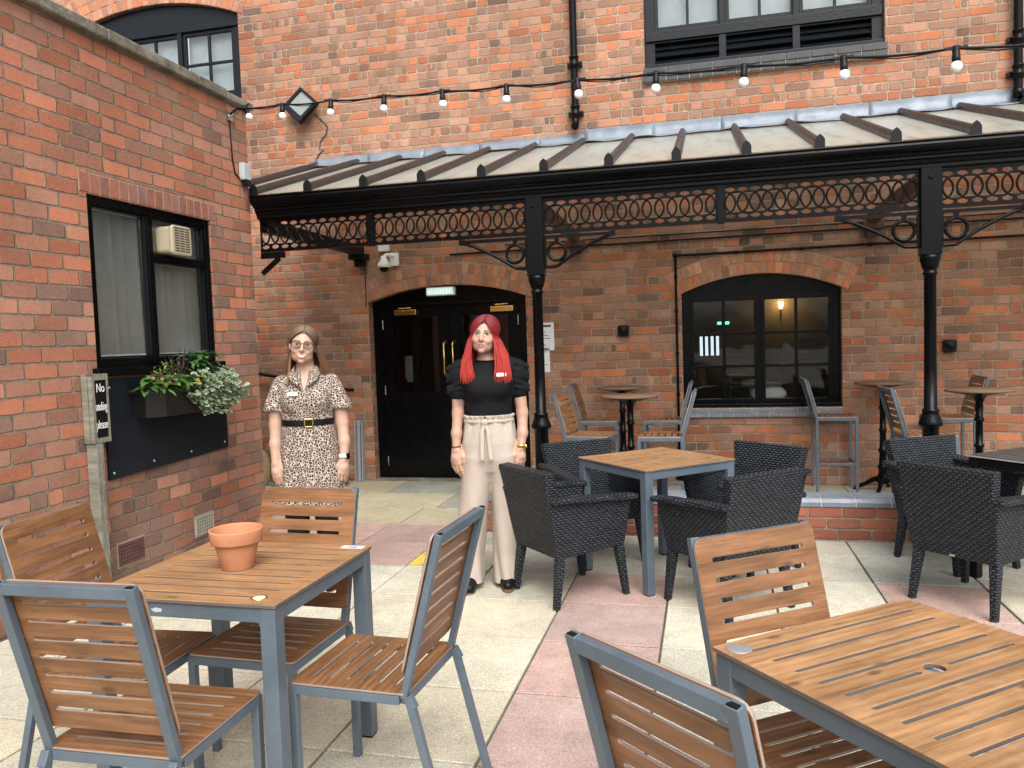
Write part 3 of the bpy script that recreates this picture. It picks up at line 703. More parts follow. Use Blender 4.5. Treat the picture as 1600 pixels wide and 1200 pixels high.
# gutter and fascia
gp = [(5.985,2.565),(5.985,2.735),(5.868,2.735),(5.866,2.725),(5.88,2.72),(5.876,2.703),(5.884,2.683),(5.902,2.667),(5.922,2.658),(5.93,2.645),(5.945,2.64),(5.945,2.622),(5.962,2.615),(5.966,2.595),(5.978,2.588),(5.978,2.565)]
b = MB(); b.extrude_x(gp, X0, X1); cloc(b.build('gutter', M_BLACK, can, bevel=.003))
b = MB(); b.box(X0,X1,5.99,6.075,2.562,2.73); cloc(b.build('fascia_beam', M_BLACKM, can))
# columns
for cx in (-1.255,1.508,4.22):
    b = MB(); cy = YFZ
    b.lathe([(.072,.30),(.072,.34),(.06,.36),(.055,.38),(.053,.79),(.056,.795),(.075,.80),(.078,.815),(.072,.835),(.056,.875),(.052,.895),(.054,.90),(.054,.915),(.043,.92),(.040,1.2),(.0385,1.84),(.046,1.845),(.047,1.86),(.041,1.865),(.041,1.885),(.05,1.89),(.054,1.91),(.062,1.935),(.066,1.955),(.066,1.975),(.052,1.98),(.0001,1.985)], (cx,cy,0), 28)
    col = cloc(b.build('column', M_BLACK, can))
    b = MB(); b.box(cx-.066,cx+.066,cy-.05,cy+.05,1.978,2.60); b.lathe([(.0001,.012),(.012,.010),(.015,0)], (0,0,0), 14, 0, T(cx-.005,cy-.05,2.50) @ RX(PI/2)); b.build('post_head', M_BLACK, col, bevel=.004)
    for sg in (-1, 1):
        b = MB(); x = lambda d: cx+sg*(.066+d)
        b.beam((x(0),cy,2.268),(x(.53),cy,2.268),.034,.022)
        pts = [(x(.53),cy,2.262)]; 
        for k in range(15):
            t = k/14; pts.append((x(.52-.42*t+.0), cy, 2.255-.06*t-.135*t**1.7))
        pts = [(x(.525-(.525-.095)*t), cy, 2.258-.215*(t**1.35)) for t in [k/16 for k in range(17)]]
        b.tube(pts, .013, 8); b.tube([pts[-1],(x(.0),cy,2.040)], .013, 8)
        ring = [(x(.098)+.068*math.cos(2*PI*k/32), cy, 2.155+.068*math.sin(2*PI*k/32)) for k in range(32)]
        b.tube(ring, .0125, 8, closed=True); b.beam((x(0),cy,2.155),(x(.033),cy,2.155),.03,.022); b.beam((x(.098),cy,2.222),(x(.098),cy,2.262),.026,.03)
        b.box(min(x(0),x(.016)),max(x(0),x(.016)),cy-.016,cy+.016,2.03,2.268); b.box(min(x(.50),x(.545)),max(x(.50),x(.545)),cy-.02,cy+.02,2.245,2.285)
        cloc(b.build('bracket', M_BLACK, can))
b = MB(); b.beam((X0,YFZ,2.262),(X0+.21,YFZ,2.262),.034,.05); b.beam((X0,YFZ,2.115),(X0+.16,YFZ,2.235),.03,.035); cloc(b.build('bracket', M_BLACK, can))
# tie beams back to the wall
M_BEAM = simple('brown_painted_beam', (.07,.035,.022), .5, var=.2)
for bx in (-3.60,-1.255,1.508,4.22):
    b = MB(); b.beam((bx,6.08,2.52),(bx,YF-.01,2.50),.07,.11); b.box(bx-.09,bx+.09,YF-.16,YF-.004,2.40,2.46); b.box(bx-.05,bx+.05,YF-.10,YF-.004,2.33,2.40)
    cloc(b.build('tie_beam', M_BEAM if bx > -2 else M_BLACKM, can, bevel=.004))
# roof glazing and bars
YB, ZB, YE, ZE = 6.0, 2.765, YF-.02, 3.42; slope = (ZE-ZB)/(YE-YB)
xs = [-3.11+.488*k for k in range(-2,17)]
def ystart(x): return YC+.06 if x < XL+.3 else YB-.035
for k in range(len(xs)-1):
    xa, xb = xs[k], xs[k+1]
    if xa < XL and xb > XL: xa2 = xa
    ya = YC+.05 if xa < XL-.05 else YB-.03
    def zz(y): return ZB+slope*(y-YB)
    b = MB(); v = []
    for y in (ya, YE):
        for dz in (0,.008): v += [(xa+.006,y,zz(y)+dz),(xb-.006,y,zz(y)+dz)]
    b.add(v, [(2,6,7,3)], 0); b.add(v, [(0,1,5,4),(0,2,3,1),(4,5,7,6),(0,4,6,2),(1,3,7,5)], 1); cloc(b.build('glazing_panel', [M_GLAZE, M_CLEAR], can, fix=False))
for x in xs:
    ya = YC+.05 if x < XL-.05 else YB-.04
    zz = lambda y: ZB+slope*(y-YB)
    prof = [(-.033,.0),(.033,.0),(.033,.03),(.018,.052),(0,.06),(-.018,.052),(-.033,.03)]
    b = MB(); n = len(prof); v = [(x+px, y, zz(y)+pz+.009) for y in (ya, YE) for px, pz in prof]
    b.add(v, [(i,(i+1)%n,n+(i+1)%n,n+i) for i in range(n)]+[tuple(range(n))[::-1], tuple(range(n,2*n))])
    gb = cloc(b.build('glazing_bar', M_BAR, can))
    if ya < YB:
        b = MB(); cap = [(-.033,-.045),(.033,-.045),(.033,.050),(.02,.072),(0,.088),(-.02,.072),(-.033,.050)]
        v, f = plate([cap], [], .02); b.add(v, f, 0, False, T(x,ya-.011,zz(ya)+.004) @ XZ); b.beam((x+.03,ya-.006,zz(ya)-.016),(x+.085,ya-.004,zz(ya)-.016),.02,.006); b.build('end_cap', M_BLACKM, gb)
b = MB(); b.beam((X0,YB-.02,ZB-.012),(X1,YB-.02,ZB-.012),.03,.012); cloc(b.build('eaves_strip', simple('rusty_strip',(.22,.15,.09),.8,var=.3), can))
# lead flashing in lapped sheets
x = -4.10; k = 0
while x < 5:
    L_ = .62 if x < -1.2 else .66; zt = 3.525 if x < -1.15 else 3.56
    if x < -1.15 and x+L_ > -1.12: L_ = -1.14-x
    b = MB(); N = 14; v = []
    for i in range(N+1):
        xx = x+(L_+.03)*i/N; wob = .006*math.sin(xx*9)+.004*math.sin(xx*23+1)
        for (yy, z) in ((YF-.006,zt),(YF-.012,3.47),(YF-.022-abs(wob),3.435),(YF-.10+wob,3.424-.012*abs(math.sin((xx+.11)*PI/.488))+wob)):
            v.append((xx, yy-(.004 if k % 2 else .001)-.003*i/N, z+(.003 if k % 2 else 0)))
    b.add(v, [(i*4+j,(i+1)*4+j,(i+1)*4+j+1,i*4+j+1) for i in range(N) for j in range(3)], 0, True)
    o = cloc(b.build('flashing', M_LEAD, can, fix=False)); md = o.modifiers.new('solid', 'SOLIDIFY'); md.thickness = .004; x += L_; k += 1
# ================================================================== SMALL THINGS ON THE WALLS
def downpipe(x, zlow, joints, label, shoe):
    t = thing('downpipe', label, 'downpipe', (x,YF-.075,zlow), 0, 'black downpipes on the upper wall')
    b = MB(); b.tube([(0,0,0),(0,0,8-zlow)], .036, 14); b.build('pipe', M_BLACK, t)
    for z in joints:
        b = MB(); b.lathe([(.036,-.06),(.043,-.055),(.043,-.03),(.047,-.028),(.047,.0),(.043,.003),(.043,.05),(.049,.053),(.049,.068),(.036,.07)], (0,0,z-zlow), 16); b.box(-.075,.075,.03,.073,z-zlow-.02,z-zlow+.02); b.build('pipe_collar', M_BLACK, t)
    b = MB()
    if shoe: b.tube([(0,0,.0),(0,-.005,-.04),(0,-.05,-.085)], .038, 14, cap=False); b.tube([(0,-.05,-.085),(0,-.052,-.088)], .03, 14)
    else: b.lathe([(.036,.02),(.046,.015),(.046,-.05),(.0001,-.05)], n=16)
    b.build('shoe', M_BLACK, t)
downpipe(-1.215, 3.66, (4.20,3.72), 'black downpipe ending above the canopy roof left of the upper window', True)
downpipe(2.705, 3.52, (3.98,3.68), 'black downpipe at the right edge of the photo above the canopy', False)
# conduit round the lower window
b = MB(); yy = YF-.018
b.tube([(-.275,yy,.05),(-.275,yy,2.262)], .012, 8); b.tube([(-.275,yy,2.262),(1.4,yy,2.268),(5,yy,2.27)], .012, 8)
b.sphere((-.275,yy-.004,2.262), .026, 12); 
for z in (.5,.9,1.3,1.72,2.05): b.tube([(-.275,yy,z-.014),(-.275,yy,z+.014)], .017, 8)
for x in (.3,.9,1.5,2.1): b.tube([(x-.014,yy,2.264),(x+.014,yy,2.264)], .017, 8)
tag(b.build('conduit_pipe', M_BLACK), 'thin black conduit running up beside the arched window and along above it', 'conduit')
b = MB(); b.tube([(-2.6,yy,2.405),(-1,yy,2.41),(5,yy,2.43)], .010, 6); b.tube([(-2.0,yy,2.47),(5,yy,2.475)], .007, 6)
tag(b.build('wall_cable', M_BLACK), 'pair of long dark cables clipped high across the wall behind the canopy frieze', 'cable')
b = MB(); b.tube([(-3.572,yy+.012,1.9),(-3.57,yy+.012,2.2),(-3.575,yy+.012,2.62)], .005, 6); tag(b.build('wall_cable', M_BLACKM), 'single thin black cable dropping to the left corner of the doors', 'cable')
# bulkhead light over the door
t = thing('bulkhead_light', 'lit white ribbed emergency bulkhead light over the black doors', 'light', (-2.745,YF+.085,2.035))
b = MB(); b.add(*plate([rrect(-.165,.165,-.048,.048,.02)], [], .05, .01), 0, False, T(0,-.0,0) @ XZ); b.build('housing', M_WHITE, t)
M_LENS = NT('lit_prismatic_lens'); _e = M_LENS.pbr((.75,.85,.82,1), .25, Emission_Color=(.75,1,.93,1), Emission_Strength=.22)
b = MB()
for k in range(9): b.add(*plate([rrect(-.148+k*.033,-.148+k*.033+.027,-.038,.038,.006)], [], .03, .008), 0, False, T(0,-.03,0) @ XZ)
b.build('lens', _e, t)
# CCTV
t = thing('security_camera', 'white dome security camera on a wall bracket left of the door arch', 'camera', (-3.24,YF,2.36))
b = MB(); b.add(*plate([rrect(-.05,.05,-.07,.07,.01)], [], .04, .006), 0, False, T(.02,-.021,.03) @ XZ); b.tube([(.02,-.03,.06),(-.02,-.12,.075),(-.05,-.13,.06)], .018, 10); b.build('bracket', M_WHITE, t)
b = MB(); b.lathe([(.0001,.065),(.03,.062),(.034,.03),(.05,.0),(.068,-.02),(.07,-.055),(.066,-.06),(.0001,-.06)], (-.055,-.13,.0), 20); b.build('housing', M_WHITE, t)
b = MB(); b.lathe([(.052,-.055),(.05,-.075),(.035,-.10),(.0001,-.108)], (-.055,-.13,.0), 18); b.build('dome', M_BLACK, t)
b = MB(); b.add(*plate([rrect(-.06,.06,-.055,.055,.008)], [], .05, .006), 0, False, T(-3.33,YF-.026,2.535) @ XZ); o = b.build('junction_box', M_WHITE); tag(o, 'small pale junction box above the dome camera', 'junction box')
# half round wall lights
for x, z, l in ((-.80,1.545,'small black half round wall light left of the arched window'),(2.165,1.305,'small black half round wall light right of the iron column')):
    t = thing('wall_light', l, 'wall light', (x,YF,z), 0, 'small black wall lights')
    b = MB(); b.add(*plate([rrect(-.055,.055,-.06,.055,.02)], [], .07, .015), 0, False, T(0,-.036,0) @ XZ); b.build('housing', M_BLACKM, t)
    b = MB(); b.sphere((0,-.055,.005), .05, 14, 0, 10, (1,.75,1)); b.build('hood', M_BLACKM, t)
# notices
def notice(x, z, w, h, label, title):
    t = thing('notice', label, 'notice', (x,YF,z), 0, 'notices beside the door')
    b = MB(); b.box(-w/2,w/2,-.006,-.001,-h/2,h/2); b.build('sheet', M_PAPER, t); b = MB()
    n = int(h/.035)
    for k in range(n):
        zz = h/2-.03-k*.033; 
        if k == 0 and title: b.box(-w*.36,w*.36,-.0075,-.006,zz-.016,zz+.008)
        else: b.box(-w*.33+.02*(k % 3),w*.33-.025*((k*7) % 4),-.0075,-.006,zz-.004,zz+.003)
    b.build('print', M_INK, t)
notice(-1.62,1.512,.215,.285,'white printed notice sheet half hidden behind the iron column, upper one',True); notice(-1.64,1.265,.15,.24,'smaller pale notice hanging directly below the other sheet',False)
# flood light
t = thing('flood_light', 'black square floodlight hung as a diamond high on the brick wall', 'light', (-4.19,YF,4.085))
Mq = T(0,-.10,0) @ RX(math.radians(-14)) @ RY(math.radians(43))
b = MB(); b.add(*plate([rrect(-.148,.148,-.148,.148,.014)], [rrect(-.112,.112,-.085,.118,.01)], .06, .006), 0, False, Mq @ XZ); b.box(-.12,.12,.012,.028,-.12,.125,0,Mq); b.tube([(0,0,0),(0,-.09,0)], .03, 10); b.build('housing', M_BLACKM, t)
b = MB(); b.box(-.112,.112,-.012,-.006,-.085,.118,0,Mq); b.build('lens', simple('floodlight_lens',(.24,.27,.26),.15,.3), t)
pts = [(-4.07,4.0),(-3.99,3.93),(-3.93,3.86),(-3.95,3.78),(-4.02,3.71),(-4.04,3.63),(-3.99,3.62),(-4.06,3.56),(-4.08,3.50),(-4.03,3.44)]
b = MB(); b.tube([(x,YF-.012,z) for x, z in pts], .006, 6); tag(b.build('floodlight_cable', M_BAR), 'thin brown cable looping down from the floodlight to the lead flashing', 'cable')
# outdoor socket and string light bracket on outbuilding
t = thing('outdoor_socket', 'grey weatherproof plug socket near the outbuilding corner', 'socket', (XL,5.875,2.93))
b = MB(); b.add(*plate([rrect(-.05,.05,-.07,.07,.015)], [], .05, .008), 0, False, T(.026,0,0) @ YZ); b.build('cover', simple('grey_plastic',(.40,.43,.45),.35), t); b = MB(); b.box(.02,.06,-.03,.03,-.115,-.065); b.build('plug', M_BLACKM, t)
# string lights
S0 = Vector((-3.569,5.73,3.398)); SD = Vector((.4747,-.1482,-.0594))
sl = thing('string_lights', 'festoon cable of round white bulbs strung across the courtyard', 'string lights', tuple(S0))
def spt(k): return SD*k + Vector((0,0,-.012*math.sin(PI*(k % 1.0)) if 0 <= k else 0))
b = MB(); pts = [Vector((-.081,-.02,-.06)),Vector((-.04,-.01,-.025))]+[spt(k/6) for k in range(0,6*16)]
b.tube(pts, .0065, 8); b.tube([p_+Vector((0,0,-.008-.006*math.sin(i*1.3))) for i, p_ in enumerate(pts)], .0035, 6)
pl = [(-.081,0,-.06),(-.075,.01,-.4),(-.075,.04,-.50),(-.07,.12,-.535),(-.06,.145,-.56)]
b.tube(pl, .006, 6); b.build('cable', M_BLACKM, sl)
b = MB(); b.box(-.081,-.06,-.04,.03,-.095,-.02); b.tube([(-.07,0,-.06),(.03,-.01,-.035)], .012, 8); b.build('bracket', M_CHROME, sl)
M_BULB = NT('opal_bulb').pbr((.86,.88,.92,1), .25, spec=.5)
for k in range(0, 15):
    q = spt(k); tl = Matrix.Rotation(math.radians(-28 if k == 0 else RNG.uniform(-5,5)), 4, 'Y'); Mk = T(q.x+.06*(k == 0),q.y,q.z) @ tl
    b = MB(); b.lathe([(.0001,.012),(.016,.010),(.0175,-.005),(.0165,-.03),(.019,-.032),(.019,-.06),(.016,-.066)], n=14, M=Mk); b.beam(Mk @ Vector((-.05,0,.0)), Mk @ Vector((.05,0,.0)), .012, .012); h = b.build('bulb_holder', M_BLACKM, sl)
    b = MB(); b.lathe([(.014,-.062),(.020,-.067),(.0255,-.079),(.0262,-.089),(.023,-.101),(.014,-.110),(.0001,-.1135)], n=18, M=Mk); b.build('bulb', M_BULB, h)
# no smoking sign on a post
t = thing('sign_post', 'weathered wooden post with a small black no smoking sign beside the outbuilding', 'sign', (XL+.005,4.02,0))
b = MB(); b.box(.0,.072,0,.06,-.01,.955); b.build('post', M_OLDWOOD, t, bevel=.003)
b = MB(); v, f = plate([rrect(-.012,.125,.955,1.372,0)], [rrect(.012,.110,.985,1.335,0)], .03); b.add(v, f, 0, False, T(.060,0,0) @ YZ); b.box(0,.05,-.012,.125,.955,1.372); b.build('sign_frame', M_OLDWOOD, t, bevel=.002)
b = MB(); b.box(.05,.071,.008,.113,.98,1.34); s_ = b.build('sign_board', M_BLACKM, t); b = MB()
for w, z in (('No',1.262),('smoking',1.150),('please',1.040)):
    v, f = text_mesh(w, .052); vx = [q[0] for q in v]; wd = max(vx)-min(vx); k = min(1.0, .092/wd); b.add([(q[0]*k, q[1]*1.5, q[2]) for q in v], f, 0, False, T(.0722,.061,z) @ YZ)
b.build('lettering', simple('chalk_white',(.75,.75,.72),.8), s_)
# grey channel leaning by the door, handrail, sacks
t = thing('leaning_channel', 'short grey metal channel leaning upright against the wall left of the doors', 'metal channel', (-3.70,YF-.06,0))
b = MB(); v, f = plate([[(-.045,-.03),(.045,-.03),(.045,.03),(.037,.03),(.037,-.022),(.012,-.022),(.012,.012),(-.012,.012),(-.012,-.022),(-.037,-.022),(-.037,.03),(-.045,.03)]], [], .66); b.add([(x,-y,z) for x,y,z in v], f, 0, False, T(0,0,.335) @ RX(math.radians(-3))); b.build('channel', simple('galvanised_grey',(.33,.345,.35),.5,.2), t); b = MB(); b.lathe([(.0001,.004),(.008,.002),(.008,0)], (0,0,0), 10, 0, T(.02,-.034,.62) @ RX(PI/2)); b.build('bolt', M_CHROME, t)
b = MB(); b.tube([(-5.2,YF-.10,1.27),(-4.62,YF-.10,1.165),(-3.78,YF-.10,1.005),(-3.77,YF-.02,1.0)], .018, 10); b.tube([(-4.6,YF-.10,1.16),(-4.6,YF-.01,1.12)], .010, 8); tag(b.build('handrail', M_BLACKM), 'black sloping handrail on the wall behind the woman in the leopard print dress', 'handrail')
M_SACK = simple('hessian_sack', (.40,.31,.165), .95, var=.25, vscale=12, bump=.004)
def sack(name, loc, sc, rz, label):
    n, k = 28, 18; b = MB(); vs = []
    for i in range(k+1):
        ph = PI*i/k
        for j in range(n):
            th = 2*PI*j/n; ce = lambda a: math.copysign(abs(math.cos(a))**.6, math.cos(a)); se = lambda a: math.copysign(abs(math.sin(a))**.6, math.sin(a))
            wr = 1+.05*math.sin(5*th+3*ph)+.03*math.sin(11*th)
            vs.append((sc[0]*se(ph)*ce(th)*wr, sc[1]*se(ph)*se(th)*wr, sc[2]*(1-ce(ph))))
    b.add(vs, [(i*n+j,i*n+(j+1)%n,(i+1)*n+(j+1)%n,(i+1)*n+j) for i in range(k) for j in range(n)], 0, True)
    o = b.build(name, M_SACK); o.location = loc; o.rotation_euler = (0,0,rz); return tag(o, label, 'sandbag', 'sandbags by the door')
sack('sandbag', (-4.02,7.70,.0), (.30,.16,.11), .2, 'beige sandbag on the ground between the dress and the grey channel')
sack('sandbag', (-4.62,7.2,.0), (.24,.15,.24), .1, 'taller beige sandbag by the outbuilding corner behind the dress')

# ================================================================== FURNITURE
def slotted(w, h, slots, sw, t, r, bev=.0018, hole=None, y0=None, y1=None, m0=.055):
    """board in XY with rounded slots running along X"""
    hs = []; ya = -h/2+m0 if y0 is None else y0; yb = h/2-m0 if y1 is None else y1
    for k in range(slots):
        y = ya+(yb-ya)*k/(slots-1)
        if hole and k == slots//2: hs += [rrect(-w/2+sw, -hole*1.9, y-.0063, y+.0063, .006, 3), rrect(hole*1.9, w/2-sw, y-.0058, y+.0058, .0048, 3), oval(0, y, hole, hole, 24)]
        else: hs.append(rrect(-w/2+sw, w/2-sw, y-.0063, y+.0063, .006, 3))
    return plate([rrect(-w/2,w/2,-h/2,h/2,r)], hs, t, bev)
def add_board(mb, vf, M):
    """slotted board whose cut edges show the grey laminate core"""
    v, f = vf; P_ = [Vector(q) for q in v]
    for fc in f:
        n = (P_[fc[1]]-P_[fc[0]]).cross(P_[fc[2]]-P_[fc[1]]); edge = abs(n.normalized().z) < .35 if n.length > 1e-12 else False
        mb.f.append(tuple(k+len(mb.v) for k in fc)); mb.m.append(1 if edge else 0); mb.s.append(False); mb.c.append(None)
    mb.v += [tuple(M @ q) for q in P_]
CW, CD, CS = .415, .405, .448
GW = 'slatted wood and grey metal dining chairs'
def make_chair(label):
    t = thing('dining_chair', label, 'chair', (0,0,0), 0, GW)
    b = MB(); add_board(b, slotted(CW, CD, 6, .055, .009, .018, m0=.06), T(0,0,CS-.0045)); b.build('seat', [M_WOOD, M_EDGEC], t)
    b = MB(); w, d = CW/2-.013, CD/2-.013; z = CS-.026
    b.box(-w,w,d-.012,d+.012,z-.014,z+.0155); b.box(-w,w,-d-.012,-d+.012,z-.014,z+.0155)
    for s in (-1,1): b.box(s*w-.012,s*w+.012,-d+.012,d-.012,z-.014,z+.0155)
    b.build('seat_frame', M_SLATE, t, bevel=.0025)
    for s in (-1,1):
        b = MB(); b.box(s*w-.013,s*w+.013,d-.013,d+.013,.004,CS-.0105); b.box(s*w-.014,s*w+.014,d-.014,d+.014,0,.012); b.build('leg', M_SLATE, t, bevel=.0025)
        b = MB(); b.beam((s*w,-d-.012,CS-.012),(s*w,-d-.032,CS-.05),.026,.026,(0,1,0)); b.beam((s*w,-d-.02,CS-.03),(s*w,-d-.125,.0),.024,.024,(0,1,0)); b.build('leg', M_SLATE, t, bevel=.0025)
    bz0, bz1, by0, by1 = CS-.02, .935, -d, -d-.135
    a = math.atan2(by0-by1, bz1-bz0)
    b = MB()
    for s in (-1,1):
        P0, P1 = Vector((s*(w-.003),by0,bz0)), Vector((s*(w-.003),by1,bz1)); b.beam(P0, P1, .028, .022, (0,1,0))
        b.box(s*(w-.003)-.0115,s*(w-.003)+.0115,by1-.008,by1+.008,bz1-.012,bz1+.0012,1)
    b.beam((-w+.013,by1+.006,bz1-.018),(w-.013,by1+.006,bz1-.018),.024,.030,(0,0,1)); b.build('back_frame', [M_SLATE, M_BLACKM], t, bevel=.0025)
    hh = .452; vf = slotted(CW-.002, hh, 7, .05, .009, .028, m0=.062)
    cz = (CS+.018+bz1+.004)/2+.014; tt = (cz-bz0)/(bz1-bz0)
    b = MB(); add_board(b, vf, T(0, by0+(by1-by0)*tt+.0205, cz) @ RX(PI/2+a)); b.build('backrest', [M_WOOD, M_EDGEC], t)
    return t
def place_chair(first, proto, x, y, ang, label):
    """ang: heading the sitter faces, in degrees from +X"""
    rz = math.radians(ang-90); loc = (x,y,0)
    if first: proto.location = loc; proto.rotation_euler = (0,0,rz); proto['label'] = label; return proto
    return dup(proto, loc, rz, label)
chair = make_chair('x')
spots = [(-1.552,1.925,91,'slatted dining chair nearest the camera at lower left, seen from behind'),
 (-1.085,2.395,177,'slatted dining chair on the right of the flowerpot table, seen from the side'),
 (-1.556,2.545,-92,'slatted dining chair between the flowerpot table and the woman in leopard print'),
 (-1.985,2.335,3,'slatted dining chair by the brick wall on the left of the flowerpot table'),
 (.100,1.588,49,'slatted dining chair at bottom centre, back to the camera, cut off by the picture edge'),
 (.300,2.072,-54,'slatted dining chair on the far left side of the table with the umbrella hole')]
for i, s in enumerate(spots): place_chair(i == 0, chair, *s)
def make_table(label, top, edge, frame, worn=False):
    t = thing('dining_table', label, 'table', (0,0,0)); S = .69; h = S/2
    b = MB(); add_board(b, slotted(S, S, 9, .065 if not worn else .018, .011, .006, .0015, hole=.0235, m0=.068), T(0,0,.7245)); b.build('tabletop', [top, edge], t)
    b = MB(); hh = h-.028; z0, z1 = .670, .718
    for s in (-1,1): b.box(-hh,hh,s*hh-.02,s*hh+.02,z0,z1); b.box(s*hh-.02,s*hh+.02,-hh+.02,hh-.02,z0,z1)
    b.box(-.022,.022,-hh+.02,hh-.02,z0+.02,z1-.001)
    b.build('apron', frame, t, bevel=.003)
    for sx in (-1,1):
        for sy in (-1,1):
            b = MB(); x, y = sx*(hh-.004), sy*(hh-.004); b.box(x-.0262,x+.0262,y-.0262,y+.0262,.008,.7175); b.box(x-.024,x+.024,y-.024,y+.024,0,.008,1)
            for ax in (0,1):
                g_ = [(0,0),(.03,0)]+[(.03-.03*math.sin(q*PI/10), -.03+.03*math.cos(q*PI/10)) for q in range(1,5)]+[(0,-.03)]
                v, f = plate([[(.026+u_, .671+w_) for u_, w_ in g_]], [], .036)
                if ax == 0: b.add([(x-sx*p_[0], y+p_[2], p_[1]) for p_ in v], f)
                else: b.add([(x+p_[2], y-sy*p_[0], p_[1]) for p_ in v], f)
            b.build('leg', [frame, M_BLACKM], t, bevel=.003)
    return t
tabA = make_table('square slatted table on the left carrying the terracotta flowerpot', M_TOP, M_EDGE, M_SLATE); tabA.location = (-1.603,2.437,0); tabA.rotation_euler = (0,0,math.radians(-.8))
tabR = dup(tabA, (.486,1.918,0), math.radians(39.2), 'square slatted table with an umbrella hole at the lower right corner'); tabM = dup(tabA, (-.325,4.985,0), math.radians(42.5), 'square slatted table in the middle among the black woven armchairs')
for q in (tabA, tabR, tabM): q['group'] = 'slatted square dining tables'
M_BLKTOP = wood_mat('weathered_black_slats', (.022,.02,.02), (.045,.042,.04), (.11,.10,.095), .45)
tabB = make_table('black slatted table at the right edge among the black woven armchairs', M_BLKTOP, simple('slat_highlight_edge',(.42,.41,.39),.5), M_BLACKM, True); tabB.location = (1.965,5.085,0); tabB.rotation_euler = (0,0,math.radians(-52))  # slot edges coloured pale to paint the sky highlights along the slats
# marks and stickers on the tables (parts of them)
M_STICK = simple('pale_sticker', (.62,.64,.66), .5); M_DISC = simple('scuffed_disc', (.30,.31,.32), .4, .4, var=.25)
b = MB(); b.box(.235,.325,.295,.333,.7301,.7306); b.box(.262,.298,.304,.322,.7306,.7309,1); b.build('sticker', [M_STICK, simple('sticker_blue',(.12,.22,.42),.5)], tabA)
b = MB(); b.lathe([(.026,0),(.026,.0006),(.0001,.0007)], (.255,-.285,.7301), 24); b.lathe([(.020,.0008),(.0195,.0012),(.0001,.0012)], (.255,-.285,.7301), 20, 1); b.build('disc_sticker', [M_BRASS, simple('disc_cream',(.62,.60,.45),.5)], tabA)
b = MB(); b.add(*plate([[(-.205,.0)]+[(-.205+.016*math.cos(q*.7)*(1+.3*math.sin(q*2.1)), .009*math.sin(q*.7)) for q in range(9)]], [], .0006), 0, False, T(0,-.3379,.697) @ XZ)
b = MB()
for cx, cz, rx, rz in ((-.135,.698,.017,.008),(-.075,.692,.019,.007)):
    b.add(*plate([[(cx+rx*math.cos(q*PI/8)*(1+.18*math.sin(q*1.9)), cz+rz*math.sin(q*PI/8)*(1+.2*math.cos(q*2.7))) for q in range(16)]], [], .0008), 0, False, T(0,-.3372,0) @ XZ)
b.build('paint_chip', simple('bare_metal_chip',(.42,.43,.45),.6), tabA)
b = MB(); b.lathe([(.031,0),(.031,.0012),(.029,.002),(.0001,.002)], (-.300,.300,.7301), 26); b.build('metal_disc', M_DISC, tabR)
M_SCR = NT('worn_patch'); _w = M_SCR.coord()
M_SCRM = M_SCR.pbr(M_SCR.ramp(M_SCR.noise(_w, 60, 5, .75), [(.40,(.36,.20,.09)),(.52,(.60,.55,.48))]), .6)
pat = [(.045*math.cos(q*PI/12)*(1+.22*math.sin(q*2.3)), .026*math.sin(q*PI/12)*(1+.25*math.cos(q*1.7))) for q in range(24)]
b = MB(); b.add(*plate([pat], [], .0006), 0, False, T(-.10,-.318,.7304) @ RZ(.1)); b.build('worn_patch', M_SCRM, tabR)
# terracotta pot
t = thing('flowerpot', 'empty terracotta flowerpot standing on the left table', 'flowerpot', (-1.612,2.440,.7305))
b = MB(); b.lathe([(.0001,.001),(.052,0),(.054,.003),(.074,.088),(.0745,.092),(.0865,.093),(.0875,.096),(.0915,.135),(.0905,.140),(.086,.1405),(.083,.136),(.078,.10),(.066,.08),(.048,.012),(.0001,.010)], n=48); b.build('pot', M_TERRA, t)
